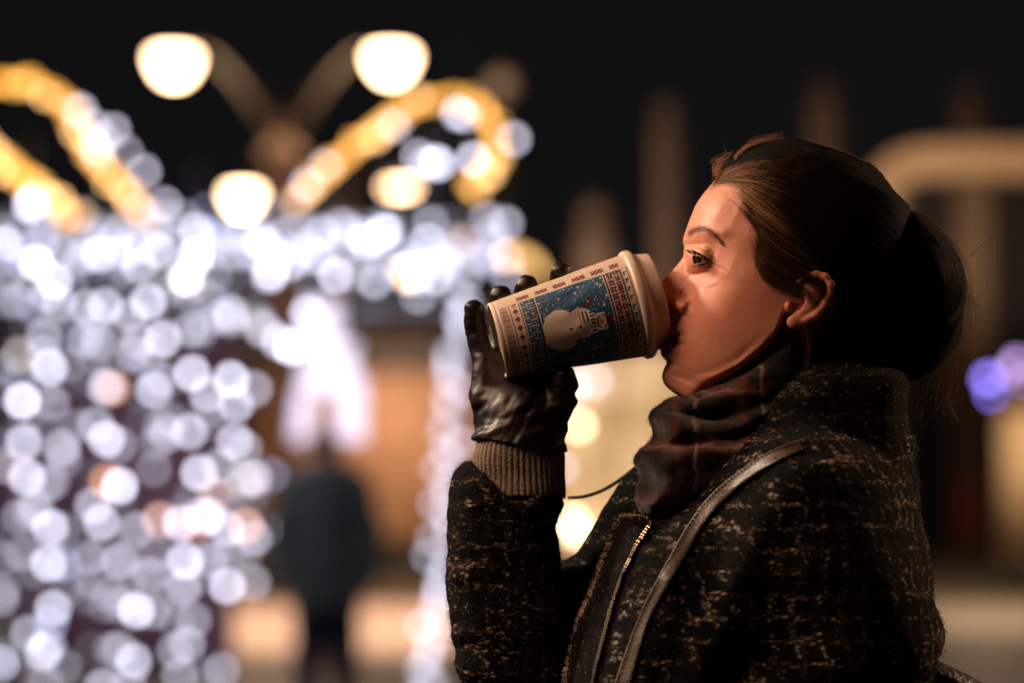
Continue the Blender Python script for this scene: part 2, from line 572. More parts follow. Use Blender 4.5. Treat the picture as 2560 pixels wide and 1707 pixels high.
# ---- lit kiosk between cup and scarf
kio = empty('market_kiosk', (P(1640, 0, 20).x, 20, 0))
tag(kio, 'brightly lit cream kiosk window between the cup and the scarf', 'kiosk')
kx0, kx1 = P(1385, 0, 20).x, P(2050, 0, 20).x
kz0, kz1 = 0.85, P(0, 868, 20).z
M_cream = plain('cream_boards', (0.55, 0.42, 0.28), 0.6, 0.2, 3)
kb = MB()
kb.box((kx0, 20, 0.0), (kx1, 22, kz0))
kb.box((kx0, 21.9, kz0), (kx1, 22, kz1))
kb.box((kx0, 20.0, kz1), (kx1, 22, kz1 + 0.12))
kb.box((kx1 - .1, 20, kz0), (kx1, 21.9, kz1))
kb.build('wall', M_cream, kio)
pane = MB()
for i in range(4):
    a = kx0 + 0.05 + i * (kx1 - kx0 - .2) / 4
    pane.box((a, 20.05, kz0 + .04), (a + (kx1 - kx0 - .2) / 4 - .05, 20.07, kz1 - .03))
wm, nt, bs = node_mat('lit_window')
setin(bs, Base_Color=(0.5, 0.4, 0.3), Roughness=0.3)
tc = nt.nodes.new('ShaderNodeTexCoord')
nz = nt.nodes.new('ShaderNodeTexNoise'); nz.inputs['Scale'].default_value = 2.6; nz.inputs['Detail'].default_value = 2
rp = nt.nodes.new('ShaderNodeValToRGB')
rp.color_ramp.elements[0].position = 0.32; rp.color_ramp.elements[0].color = (0.55, 0.30, 0.10, 1)
rp.color_ramp.elements[1].position = 0.6; rp.color_ramp.elements[1].color = (1.0, 0.64, 0.32, 1)
nt.links.new(tc.outputs['Object'], nz.inputs['Vector']); nt.links.new(nz.outputs['Fac'], rp.inputs['Fac'])
nt.links.new(rp.outputs['Color'], bs.inputs['Emission Color'])
bs.inputs['Emission Strength'].default_value = 0.85
wm.cycles.emission_sampling = 'NONE'
pane.build('window', wm, kio)
M_kb = [glow('kiosk_bulb_warm', (1.0, 0.80, 0.50), 11), glow('kiosk_bulb_cool', (0.92, 0.82, 1.0), 4.5)]
for (u, v, k, r) in ((1447, 1063, 0, .042), (1428, 1300, 0, .05), (1445, 1330, 0, .05), (1486, 950, 1, .045), (1430, 965, 1, .05), (1400, 1170, 1, .04)):
    MB().ball(P(u, v, 19.85), r, 10, 6).build('bulb', M_kb[k], kio, True)
MB().tube([P(1390, 920, 19.9), P(1480, 940, 19.88), P(1570, 905, 19.9), P(1700, 930, 19.9)], 0.006, 6).build('wire', M_dark, kio)

# ---- stone pillars lit from below
M_stone = plain('pillar_stone', (0.42, 0.31, 0.275), 0.8, 0.2, 1.5)


def pillar(u, D, vtop, wpx, label, ball=True):
    x = P(u, 0, D).x; r = wpx * K * D / 2; z = P(0, vtop, D).z
    root = empty('pillar', (x, D, 0))
    tag(root, label, 'pillar', 'stone pillars in the background')
    MB().box((x - r * 1.35, D - r * 1.35, 0), (x + r * 1.35, D + r * 1.35, 0.6), 0.05).build('plinth', M_stone, root)
    MB().lathe([(r * 1.1, 0.6), (r * 1.1, 0.75), (r, 0.85), (r * 0.92, z - .35), (r * 1.05, z - .3), (r * 1.05, z - .18), (r * .5, z - .12)] +
               [(r * .75 * math.sin(a), z + .12 - r * .75 * math.cos(a)) for a in (0.6, 1.1, 1.57, 2.1, 2.7)], (x, D, 0), 20).build('shaft', M_stone, root, True)
    return root


pillar(1488, 33, 560, 100, 'short beige pillar with rounded top just above the cup')
pillar(1668, 36, 300, 75, 'tall pinkish pillar fading upward, left of the forehead')
pillar(2062, 44, 240, 80, 'dim brown pillar top above the hair')
pillar(2430, 44, 255, 90, 'dim brown pillar top above the arch on the far right')
lamp('pillar_uplight', 'SPOT', (P(1560, 0, 31).x, 31, 0.3), 430, (1.0, 0.66, 0.45), 0.2, (P(1560, 0, 35).x, 35, 2.2), spot_size=math.radians(50), spot_blend=0.6)
lamp('pillar_uplight', 'SPOT', (P(1488, 0, 31).x - .4, 31, 0.5), 260, (1.0, 0.70, 0.48), 0.2, (P(1488, 0, 33).x, 33, 3.6), spot_size=math.radians(30), spot_blend=0.6)
lamp('pillar_uplight', 'SPOT', (P(2240, 0, 40).x, 40, 0.3), 150, (1.0, 0.55, 0.28), 0.2, (P(2240, 0, 44).x, 44, 7), spot_size=math.radians(75), spot_blend=0.8)

# ---- arched gate house on the right
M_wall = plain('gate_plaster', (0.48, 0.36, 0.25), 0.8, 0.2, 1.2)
M_glass = plain('dark_window', (0.02, 0.02, 0.025), 0.15, 0.1)
gate = empty('gate_building', (P(2400, 0, 36).x, 36, 0))
tag(gate, 'pale arcade with a rounded corner cornice and dark openings on the far right', 'building')
D = 36.0
path = spline([(2205, 700), (2195, 560), (2215, 455), (2270, 412), (2360, 400), (2560, 398), (2800, 400), (3000, 405)], 40)
tb = MB()
half = 38 * K * D
V, F = [], []
for i, (u, v) in enumerate(path):
    p = P(u, v, D)
    t = (P(*path[min(i + 1, 39)], D) - P(*path[max(i - 1, 0)], D)).normalized()
    nrm = Vector((t.z, 0, -t.x))
    for sgn, dy in ((1, 0), (-1, 0), (-1, 1.2), (1, 1.2)):
        q = p + nrm * half * sgn
        V.append((q.x, D + dy, q.z))
for i in range(39):
    for k in range(4):
        l = (k + 1) % 4
        F.append((4 * i + k, 4 * i + l, 4 * i + 4 + l, 4 * i + 4 + k))
F += [(3, 2, 1, 0), (156, 157, 158, 159)]
tb.add(V, F).build('cornice', M_wall, gate)
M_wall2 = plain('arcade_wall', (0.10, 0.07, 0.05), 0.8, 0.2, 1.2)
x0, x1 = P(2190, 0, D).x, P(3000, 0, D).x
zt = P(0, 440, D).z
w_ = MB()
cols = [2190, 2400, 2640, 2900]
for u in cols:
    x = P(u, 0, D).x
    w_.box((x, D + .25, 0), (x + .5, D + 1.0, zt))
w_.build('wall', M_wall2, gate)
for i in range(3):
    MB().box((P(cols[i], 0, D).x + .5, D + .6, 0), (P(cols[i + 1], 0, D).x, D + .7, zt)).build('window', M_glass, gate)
lamp('arcade_lamp', 'SPOT', (P(2440, 0, 33).x, 32.2, 3.6), 760, (1.0, 0.64, 0.38), 0.3, (P(2420, 0, 36).x, 36, P(0, 400, 36).z), spot_size=math.radians(85), spot_blend=0.7)

# ---- lit poster column at the right edge, violet lights beside it
kc = empty('advertising_column', (P(2600, 0, 27).x, 27, 0))
tag(kc, 'round yellow lit column at the right edge of the picture', 'column')
r = 1.0 * 100 * K * 27
MB().lathe([(r * 1.15, 0), (r * 1.15, .25), (r, .3)], (kc.location.x, 27, 0), 28).build('base', M_dark, kc, True)
MB().lathe([(r, .3), (r, 2.0)], (kc.location.x, 27, 0), 28).build('drum', plain('poster_yellow', (0.55, 0.42, 0.27), 0.7, 0.25, 1.0), kc, True)
MB().lathe([(r * 1.1, 2.0), (r * 1.15, 2.1), (r * .6, 2.4), (.05, 2.6)], (kc.location.x, 27, 0), 28).build('roof', M_dark, kc, True)
lamp('column_lamp', 'POINT', (kc.location.x - .9, 25.4, 2.5), 125, (1.0, 0.68, 0.40), 0.15)
M_vio = [glow('violet_lamp', (0.30, 0.22, 1.0), 9), glow('lilac_lamp', (0.72, 0.45, 1.0), 5)]
for j, (u, v, k) in enumerate(((2470, 945, 0), (2478, 985, 0), (2540, 908, 1), (2560, 950, 1), (2520, 930, 1))):
    ln = empty('party_lantern', P(u, v, 24.5))
    tag(ln, ['violet lantern, largest of the cluster right of the loose hair', 'blue-violet lantern just under the large violet one',
             'lilac lantern at the top right of the violet cluster', 'lilac lantern at the right edge of the picture',
             'dim lilac lantern in the middle of the violet cluster'][j], 'lantern', 'violet lanterns on the right')
    sz = 0.055 if j in (0, 2) else 0.035
    MB().ball(ln.location, sz, 12, 8).build('glass', M_vio[k], ln, True)
    MB().lathe([(sz * .5, sz * .9), (sz * .5, sz * 1.25), (.004, sz * 1.3), (.004, sz * 1.3 + .5)], ln.location, 10).build('cap', M_dark, ln)
sg = empty('sign_board', (P(2420, 0, 33).x, 33, 0))
tag(sg, 'dim red sign board in the dark behind the coat', 'sign')
MB().box((P(2385, 0, 33).x, 33, P(0, 1350, 33).z), (P(2450, 0, 33).x, 33.05, P(0, 1200, 33).z), .01).build('panel', plain('red_panel', (0.16, 0.012, 0.01), 0.5, 0.2), sg)
MB().tube([(P(2417, 0, 33).x, 33.1, 0), (P(2417, 0, 33).x, 33.1, P(0, 1220, 33).z)], .04, 8).build('post', M_dark, sg)
# warm light on the paving to the right
lamp('square_lamp', 'SPOT', (P(2450, 0, 24).x, 23.0, 5.0), 1700, (1.0, 0.66, 0.42), 0.3, (P(2450, 0, 24).x, 22.5, 0), spot_size=math.radians(60), spot_blend=0.9)
# ================================================================== organic shapes
class Frame:
    """photo-pixel coordinates (u, v, d) of a piece standing at distance D0 <-> world"""
    def __init__(s, D0): s.D0, s.s = D0, K * D0

    def world(s, A):
        A = np.asarray(A, float)
        return np.stack([(A[..., 0] - 1280) * s.s, s.D0 + A[..., 2] * s.s, CAM_Z + (HOR - A[..., 1]) * s.s], -1)

    def at(s, u, v, d=0.0):
        """local coordinates of what the photo shows at (u, v), d pixels behind the piece's plane"""
        f = 1 + d * s.s / s.D0
        return (1280 + (u - 1280) * f, HOR + (v - HOR) * f, d)


F2 = Frame(2.0)


def nets(f, lo, hi, h):
    """surface nets of f(u, v, d) < 0 on a grid of step h"""
    ax = [np.arange(lo[k], hi[k] + h, h, dtype=np.float32) for k in range(3)]
    X, Y, Z = np.meshgrid(*ax, indexing='ij', sparse=True)
    val = np.broadcast_to(f(X, Y, Z), tuple(len(a) for a in ax)).astype(np.float32)
    neg = val < 0
    n = [len(a) - 1 for a in ax]
    cor = [(i, j, k) for i in (0, 1) for j in (0, 1) for k in (0, 1)]
    sl = lambda c: tuple(slice(c[a], c[a] + n[a]) for a in range(3))
    cnt = sum(neg[sl(c)].astype(np.int8) for c in cor)
    act = np.argwhere((cnt > 0) & (cnt < 8))
    idx = -np.ones(n, np.int64)
    idx[tuple(act.T)] = np.arange(len(act))
    cv = {c: val[act[:, 0] + c[0], act[:, 1] + c[1], act[:, 2] + c[2]] for c in cor}
    acc = np.zeros((len(act), 3)); num = np.zeros(len(act))
    for c in cor:
        for a in range(3):
            if c[a] == 0:
                e = list(c); e[a] = 1; e = tuple(e)
                A, B = cv[c], cv[e]
                m = (A < 0) != (B < 0)
                t = np.where(m, A / np.where(m, A - B, 1), 0)
                p = np.tile(np.array(c, float), (len(act), 1)); p[:, a] += t
                acc[m] += p[m]; num[m] += 1
    Vt = np.stack([lo[k] + (act[:, k] + acc[:, k] / num) * h for k in range(3)], 1)
    Q = []
    for a in range(3):
        b, c = (a + 1) % 3, (a + 2) % 3
        s0 = [slice(None)] * 3; s1 = [slice(None)] * 3
        s0[a] = slice(0, n[a]); s1[a] = slice(1, n[a] + 1)
        ch = neg[tuple(s0)] != neg[tuple(s1)]
        E = np.argwhere(ch)
        E = E[(E[:, b] > 0) & (E[:, c] > 0) & (E[:, b] < n[b]) & (E[:, c] < n[c])]
        q = []
        for db, dc in ((0, 0), (-1, 0), (-1, -1), (0, -1)):
            t = E.copy(); t[:, b] += db; t[:, c] += dc
            q.append(idx[tuple(t.T)])
        q = np.stack(q, 1)
        fl = neg[tuple(E.T)]
        q[fl] = q[fl][:, ::-1]
        Q.append(q[(q >= 0).all(1)])
    return Vt, np.vstack(Q)


def laplace(V, Q, it=2, k=0.5):
    for _ in range(it):
        acc = np.zeros_like(V); num = np.zeros(len(V))
        for a in range(4):
            b = (a + 1) % 4
            np.add.at(acc, Q[:, a], V[Q[:, b]]); np.add.at(num, Q[:, a], 1)
            np.add.at(acc, Q[:, b], V[Q[:, a]]); np.add.at(num, Q[:, b], 1)
        V = V + k * (acc / np.maximum(num, 1)[:, None] - V)
    return V


def vnormals(V, Q):
    n = np.cross(V[Q[:, 2]] - V[Q[:, 0]], V[Q[:, 3]] - V[Q[:, 1]])
    N = np.zeros_like(V)
    for a in range(4): np.add.at(N, Q[:, a], n)
    return N / np.maximum(np.linalg.norm(N, axis=1, keepdims=True), 1e-9)


_lat = np.random.default_rng(3).random((32, 32, 32)).astype(np.float32)


def vnoise(A, sc, off=0.0):
    """value noise in -1..1 at points A with feature size sc (scalar or 3-vector)"""
    q = np.asarray(A, float) / np.asarray(sc, float) + off
    i = np.floor(q).astype(int); f = q - i; f = f * f * (3 - 2 * f)
    r = 0
    for a in (0, 1):
        for b in (0, 1):
            for c in (0, 1):
                w_ = (f[..., 0] if a else 1 - f[..., 0]) * (f[..., 1] if b else 1 - f[..., 1]) * (f[..., 2] if c else 1 - f[..., 2])
                r = r + w_ * _lat[(i[..., 0] + a) % 32, (i[..., 1] + b) % 32, (i[..., 2] + c) % 32]
    return 2 * r - 1


def smin(a, b, k):
    h = np.maximum(k - np.abs(a - b), 0) / k
    return np.minimum(a, b) - h * h * k * 0.25


def cap(X, Y, Z, a, b, ra, rb, sq=1.0):
    """round cone from a to b; sq flattens along d"""
    ax, ay, az = a; bx, by, bz = b
    dx, dy, dz = bx - ax, by - ay, (bz - az) / sq
    L = dx * dx + dy * dy + dz * dz + 1e-9
    px, py, pz = X - ax, Y - ay, (Z - az) / sq
    t = np.clip((px * dx + py * dy + pz * dz) / L, 0, 1)
    return np.sqrt((px - t * dx) ** 2 + (py - t * dy) ** 2 + (pz - t * dz) ** 2) - (ra + (rb - ra) * t)


def chain(X, Y, Z, pts, k=8):
    """pts (u, v, d, r) joined by round cones"""
    r = None
    for a, b in zip(pts[:-1], pts[1:]):
        c = cap(X, Y, Z, a[:3], b[:3], a[3], b[3])
        r = c if r is None else smin(r, c, k)
    return r


def ell(X, Y, Z, c, r):
    k0 = np.sqrt(((X - c[0]) / r[0]) ** 2 + ((Y - c[1]) / r[1]) ** 2 + ((Z - c[2]) / r[2]) ** 2)
    return (k0 - 1) * min(r)


def polydist(X, Y, poly):
    """signed distance to a polygon, positive inside (2-D arrays)"""
    poly = np.asarray(poly, float)
    X2, Y2 = np.broadcast_arrays(X, Y)
    best = np.full(X2.shape, 1e18); ins = np.zeros(X2.shape, bool)
    for (ax, ay), (bx, by) in zip(poly, np.roll(poly, -1, axis=0)):
        dx, dy = bx - ax, by - ay
        t = np.clip(((X2 - ax) * dx + (Y2 - ay) * dy) / (dx * dx + dy * dy + 1e-9), 0, 1)
        best = np.minimum(best, (X2 - ax - t * dx) ** 2 + (Y2 - ay - t * dy) ** 2)
        cr = ((ay > Y2) != (by > Y2)) & (X2 < (bx - ax) * (Y2 - ay) / (by - ay + 1e-12) + ax)
        ins ^= cr
    d = np.sqrt(best)
    return np.where(ins, d, -d)


def inflate(X, Y, Z, poly, W, R, dc=0.0):
    """a full-bodied solid with this outline, half-depth W reached R inside the outline"""
    d = polydist(X[:, :, 0], Y[:, :, 0], poly)[:, :, None]
    q = np.maximum(R - d, 0)
    return np.sqrt(q * q + ((Z - dc) * R / W) ** 2) - R


def smooth_poly(pts, n):
    c = spline(list(pts) + [pts[0]], n + 1)
    return c[:-1]


def solid(name, f, lo, hi, h, mat, parent, frame=F2, disp=None, it=2):
    V, Q = nets(f, lo, hi, h)
    V = laplace(V, Q, it)
    if disp is not None:
        V = V + vnormals(V, Q) * disp(V)[:, None]
    W = frame.world(V)
    me = bpy.data.meshes.new(name)
    me.vertices.add(len(W)); me.vertices.foreach_set('co', W.ravel())
    me.loops.add(len(Q) * 4); me.loops.foreach_set('vertex_index', Q.ravel().astype(np.int32))
    me.polygons.add(len(Q))
    me.polygons.foreach_set('loop_start', np.arange(0, len(Q) * 4, 4, dtype=np.int32))
    me.polygons.foreach_set('loop_total', np.full(len(Q), 4, np.int32))
    me.polygons.foreach_set('use_smooth', np.ones(len(Q), bool))
    me.update(calc_edges=True); me.validate()
    # local (u, v, d) as an attribute, so woven patterns follow the piece
    at = me.attributes.new('px', 'FLOAT_VECTOR', 'POINT')
    at.data.foreach_set('vector', (V * 0.01).astype(np.float32).ravel())
    o = link(name, me, mat, parent)
    o['_'] = 0; del o['_']
    return o, V, Q


def strands(name, paths, radii, mat, parent, frame=F2):
    """hair curves; paths (n, k, 3) in local pixels, radius in pixels at the root, tapering"""
    paths = np.asarray(paths, float)
    n, k, _ = paths.shape
    W = frame.world(paths)
    hc = bpy.data.hair_curves.new(name)
    hc.add_curves([k] * n)
    hc.attributes['position'].data.foreach_set('vector', W.astype(np.float32).ravel())
    ra = hc.attributes.get('radius') or hc.attributes.new('radius', 'FLOAT', 'POINT')
    tp = np.linspace(1, 0.35, k)[None, :] * np.asarray(radii, float).reshape(-1, 1) * np.ones((n, 1))
    ra.data.foreach_set('value', (tp * frame.s).astype(np.float32).ravel())
    o = bpy.data.objects.new(name, hc)
    COL.objects.link(o)
    hc.materials.append(mat)
    if parent is not None:
        o.parent = parent
        p = parent
        while p is not None and p.type != 'EMPTY': p = p.parent
        if parent.type == 'EMPTY': o.matrix_parent_inverse = Matrix.Translation(-parent.location)
    return o


def hair_mat(name, col, rough=0.45, spec=0.25):
    """fibre: tinted body with a soft, coloured sheen"""
    m, nt, bs = node_mat(name)
    hi = nt.nodes.new('ShaderNodeHairInfo')
    mr = nt.nodes.new('ShaderNodeMapRange'); mr.inputs['To Min'].default_value = 0.6; mr.inputs['To Max'].default_value = 1.45
    nt.links.new(hi.outputs['Random'], mr.inputs['Value'])
    mx = nt.nodes.new('ShaderNodeMix'); mx.data_type = 'RGBA'; mx.blend_type = 'MULTIPLY'; mx.inputs['Factor'].default_value = 1
    mx.inputs['A'].default_value = (*col, 1); nt.links.new(mr.outputs['Result'], mx.inputs['B'])
    nt.links.new(mx.outputs['Result'], bs.inputs['Base Color'])
    setin(bs, Roughness=rough)
    bs.inputs['Specular IOR Level'].default_value = spec
    bs.inputs['Specular Tint'].default_value = (1.0, 0.72, 0.45, 1)
    return m
# ---- the person walking away before the doorway of lights
walker = empty('person', ((815 - 1280) * K * 12.8, 12.8, 0))
tag(walker, 'person seen from behind in dark green jacket and navy trousers by the lit doorway', 'person')
F13 = Frame(12.8)
M_pskin = plain('walker_skin', (0.45, 0.24, 0.17), 0.6, 0.1)


def walker_body(X, Y, Z):
    r = ell(X, Y, Z, (815, 1116, 0), (33, 45, 40))
    r = smin(r, cap(X, Y, Z, (815, 1150, 6), (815, 1185, 8), 22, 30), 14)
    r = smin(r, cap(X, Y, Z, (815, 1215, 8), (815, 1440, 8), 72, 66), 40)
    for s in (-1, 1):
        r = smin(r, chain(X, Y, Z, [(815 + s * 78, 1205, 6, 30), (815 + s * 98, 1330, 0, 25), (815 + s * 92, 1440, -22, 18), (815 + s * 90, 1475, -26, 17)], 10), 24)
        r = smin(r, chain(X, Y, Z, [(815 + s * 34, 1470, 6, 48), (815 + s * 38, 1640, 6 + 14 * s, 34), (815 + s * 40, 1800, 10 + 30 * s, 24), (815 + s * 44, 1822, -24 + 30 * s, 20)], 12), 20)
    return r


solid('body', walker_body, (660, 1050, -90), (970, 1850, 110), 8, M_pskin, walker, frame=F13)


def jacket_f(X, Y, Z):
    r = cap(X, Y, (Z - 8) * 1.15, (815, 1226, 0), (815, 1490, 0), 88, 92)
    for s in (-1, 1):
        r = smin(r, chain(X, Y, Z, [(815 + s * 78, 1214, 6, 42), (815 + s * 112, 1335, 0, 33), (815 + s * 106, 1445, -20, 27)], 10), 26)
    r = smin(r, cap(X, Y, Z, (815, 1172, 8), (815, 1200, 8), 42, 52), 20)
    return np.maximum(r, Y - 1530)


solid('jacket', jacket_f, (640, 1110, -110), (990, 1560, 130), 8, plain('green_jacket', (0.075, 0.092, 0.082), 0.8, 0.2, 6), walker, frame=F13, disp=lambda V: 5 * vnoise(V, (60, 30, 60)))


def trouser_f(X, Y, Z):
    r = None
    for s in (-1, 1):
        c = chain(X, Y, Z, [(815 + s * 34, 1480, 6, 52), (815 + s * 44, 1640, 6 + 14 * s, 38), (815 + s * 46, 1795, 10 + 30 * s, 31)], 12)
        r = c if r is None else smin(r, c, 16)
    return np.maximum(r, Y - 1805)


solid('trousers', trouser_f, (690, 1400, -90), (940, 1840, 120), 8, plain('navy_trousers', (0.010, 0.018, 0.06), 0.8, 0.2, 6), walker, frame=F13, disp=lambda V: 3 * vnoise(V, 40))
solid('hair', lambda X, Y, Z: np.maximum(ell(X, Y, Z, (815, 1110, -3), (38, 48, 44)), (Y - 1140) + (Z - 10) * 1.2), (760, 1050, -70), (870, 1180, 70), 6,
      plain('walker_hair', (0.02, 0.014, 0.011), 0.7), walker, frame=F13)

lamp('fairy_glow_or_fill', 'POINT', P(560, 1000, 11.6), 16, (0.86, 0.86, 1.0), 0.4)  # added fill on the walker, in front of the box where no bulbs hang
# ================================================================== the person: head
person = empty('person', F2.world((1900, 1150, 0)))
person.location = (person.location.x, 2.0, 0)
tag(person, 'person in dark tweed coat drinking from a paper cup, hair in a bun', 'person')
MM = 1 / (F2.s * 1000)            # pixels per millimetre
TAU = math.radians(20)
NAS = np.array([1712.0, 632.0])
EB = np.array([math.cos(TAU), math.sin(TAU)])
EU = np.array([math.sin(TAU), -math.cos(TAU)])

prof = [(1740, 986), (1713, 982), (1687, 977), (1669, 968), (1658, 953), (1655, 936), (1660, 919), (1666, 905), (1660, 896), (1653, 886),
        (1651, 875), (1656, 862), (1667, 851), (1660, 842), (1654, 828), (1655, 815), (1662, 802), (1668, 786), (1662, 777), (1646, 768),
        (1632, 752), (1628, 737), (1634, 724), (1648, 709), (1665, 693), (1682, 676), (1698, 658), (1708, 643), (1712, 630), (1710.5, 618),
        (1707.5, 604), (1711, 588), (1718, 567), (1728, 541), (1739, 515), (1754, 491), (1773, 468), (1793, 446), (1812, 424), (1840, 398),
        (1880, 372), (1920, 357), (1962, 352), (2010, 364)]
pc = spline(prof, 520)
rel = pc - NAS
hh = rel @ EU
bb_ = rel @ EB
hh = np.maximum.accumulate(hh + np.arange(len(hh)) * 1e-3)      # rows climb
NR, NC = len(pc), 150
# key sections: height above the nasion (mm) -> [(distance behind the profile, half-width)] in mm
KEYS = [
    (-116, [(0, 0), (3, 3), (10, 8), (20, 14), (40, 24), (70, 34), (110, 36)]),
    (-110, [(0, 0), (2, 8), (6, 14), (12, 20), (22, 28), (40, 38), (75, 47), (110, 50)]),
    (-101, [(0, 0), (1.5, 9), (4, 15), (9, 21), (17, 28), (32, 38), (55, 48), (80, 54), (110, 57)]),
    (-90, [(0, 0), (1.5, 9), (5, 16), (10, 23), (18, 31), (32, 41), (55, 51), (80, 57), (110, 60)]),
    (-82, [(0, 0), (1.5, 9), (5, 16), (10, 23), (18, 32), (30, 42), (52, 53), (78, 60), (110, 63)]),
    (-72, [(0, 0), (1.5, 10), (4, 15), (8, 20), (13, 27), (22, 37), (40, 50), (68, 60), (110, 66)]),
    (-63, [(0, 0), (1.5, 9), (5, 16), (9, 21), (15, 29), (24, 40), (42, 53), (70, 62), (110, 68)]),
    (-53, [(0, 0), (1.5, 7), (5, 14), (9, 20), (15, 29), (24, 41), (42, 54), (70, 63), (110, 69)]),
    (-47, [(0, 0), (1.5, 5), (5, 9), (9, 13), (13, 17), (16, 22), (20, 31), (26, 41), (33, 48), (48, 57), (72, 64), (110, 70)]),
    (-38, [(0, 0), (1.5, 6), (4, 9), (8, 11.5), (14, 15), (21, 17.5), (25, 20), (29, 32), (36, 45), (50, 57), (74, 65), (110, 71)]),
    (-30, [(0, 0), (1.5, 5.5), (4, 8), (9, 11), (15, 14), (21, 17), (25, 24), (30, 37), (40, 52), (58, 62), (80, 67), (110, 71)]),
    (-18, [(0, 0), (1.5, 5), (4, 7.5), (9, 11), (15, 15.5), (20, 23), (26, 35), (36, 50), (52, 61), (72, 67), (110, 71)]),
    (-8, [(0, 0), (2, 5.5), (6, 9), (11, 14), (16, 22), (21, 34), (28, 46), (40, 56), (58, 64), (78, 69), (110, 72)]),
    (0, [(0, 0), (2, 5.5), (6, 10), (11, 16), (16, 25), (21, 37), (27, 47), (40, 57), (60, 65), (85, 70), (110, 72)]),
    (8, [(0, 0), (2, 8), (5, 16), (9, 26), (13, 34), (19, 43), (27, 50), (40, 58), (60, 65), (85, 71), (110, 73)]),
    (16, [(0, 0), (2, 11), (5, 22), (9, 33), (14, 41), (22, 49), (32, 56), (45, 62), (65, 67), (90, 72), (110, 73)]),
    (36, [(0, 0), (2, 14), (5, 24), (10, 35), (18, 47), (30, 57), (45, 63), (65, 68), (90, 72), (110, 73)]),
    (66, [(0, 0), (2, 12), (6, 23), (12, 34), (22, 46), (36, 56), (55, 64), (80, 69), (110, 71)]),
    (90, [(0, 0), (3, 12), (9, 26), (18, 38), (32, 48), (50, 56), (80, 60), (110, 60)]),
    (106, [(0, 0), (3, 8), (9, 18), (18, 27), (32, 36), (50, 40), (80, 42), (110, 40)]),
    (114, [(0, 0), (3, 5), (9, 11), (18, 16), (32, 21), (50, 23), (80, 22), (110, 18)]),
    (119, [(0, 0), (3, 2), (9, 4), (18, 6), (32, 8), (50, 8), (80, 6), (110, 4)]),
]
tt = np.concatenate([np.linspace(0, 40, 161), np.linspace(40.5, 240, 300)])
sec = []
for hk, s_ in KEYS:
    t_ = np.sqrt(np.array([p[0] for p in s_], float)); w_ = np.array([p[1] for p in s_], float)
    sec.append(np.interp(np.sqrt(tt), t_, w_))
sec = np.array(sec)
hk = np.array([k[0] for k in KEYS], float)
hm = hh / MM
S_row = np.stack([np.interp(hm, hk, sec[:, j]) for j in range(len(tt))], 1)
# soften between the key sections, and along each row
ker = np.exp(-0.5 * (np.arange(-9, 10) / 4.0) ** 2); ker /= ker.sum()
pad = np.pad(S_row, ((9, 9), (0, 0)), 'edge')
S_row = sum(ker[i] * pad[i:i + NR] for i in range(19))
bend = np.interp(hm, [-118, -100, -66, -33, 0, 33, 66, 96, 103, 115, 120], [330, 400, 470, 530, 560, 562, 545, 484, 440, 390, 350])
Lrow = np.maximum(bend - bb_, 60)
_i = [int(np.argmin(((pc - q) ** 2).sum(1))) for q in ((1740, 986), (1713, 982), (1687, 977), (1658, 953), (1660, 919), (1652, 880))]
ang = np.interp(np.arange(NR), _i, [52, 43, 35, 27, 22, 20]) * math.pi / 180
dirs = np.stack([np.cos(ang), np.sin(ang)], 1)
x_ = np.linspace(0, 1, NC)
T = Lrow[:, None] * (x_ ** 2)[None, :]
def over_h(y, sig):
    """smooth a per-row quantity over the height h, not over the row number"""
    hg = np.arange(hh[0] - 4 * sig, hh[-1] + 4 * sig)
    k = np.exp(-0.5 * (np.arange(-int(3 * sig), int(3 * sig) + 1) / sig) ** 2); k /= k.sum()
    y2 = y.reshape(len(y), -1)
    out = np.stack([np.interp(hh, hg, np.convolve(np.pad(np.interp(hg, hh, y2[:, j]), len(k) // 2, 'edge'), k, 'valid')) for j in range(y2.shape[1])], 1)
    return out.reshape(y.shape)


bsm = over_h(bb_, 42.0)                                          # start of each row, smoothed over the face
S_far = over_h(S_row, 26.0)
tm = T / MM
nose_ = np.clip((hh + 172) / 22, 0, 1)[:, None]                  # the nose keeps its own sections further back
far = (1 - nose_) * np.clip((tm - 3) / 15, 0, 1) + nose_ * np.clip((bb_[:, None] + T - 26) / 44, 0, 1); far = far * far * (3 - 2 * far)
tm2 = np.maximum(tm + ((bb_ - bsm) * np.clip((hh + 322) / 22, 0, 1))[:, None] / MM, 0)
Wd = np.stack([(1 - far[i]) * np.interp(tm[i], tt, S_row[i]) + far[i] * np.interp(tm2[i], tt, S_far[i]) for i in range(NR)]) * MM
_j = [int(np.argmin(((pc - q) ** 2).sum(1))) for q in ((1740, 986), (1713, 982), (1687, 977), (1667, 966), (1656, 945))]
Wd *= np.interp(np.arange(NR), _j, [0.02, 0.62, 0.86, 0.97, 1.0])[:, None]     # the chin turns under
fr_ = T / Lrow[:, None]
Wd *= np.sqrt(np.clip(1 - (np.clip(fr_ - 0.55, 0, 1) / 0.45) ** 2, 0, 1))


def soften(A, si, sj):
    for ax, sg in ((0, si), (1, sj)):
        n = int(3 * sg); k = np.exp(-0.5 * (np.arange(-n, n + 1) / sg) ** 2); k /= k.sum()
        pd_ = np.pad(A, [(n, n) if i == ax else (0, 0) for i in (0, 1)], 'edge')
        A = sum(k[i] * (pd_[i:i + A.shape[0]] if ax == 0 else pd_[:, i:i + A.shape[1]]) for i in range(2 * n + 1))
    return A


_lowm = np.clip((-285 - hh) / 20, 0, 1)[:, None]
_tw = np.clip(tm / 2.0, 0, 1)
_sm = soften(Wd, 9.0, 5.0)
Wd = Wd * (1 - _lowm * _tw) + _sm * _lowm * _tw
U = pc[:, 0:1] + dirs[:, 0:1] * T
Vv = pc[:, 1:2] + dirs[:, 1:2] * T


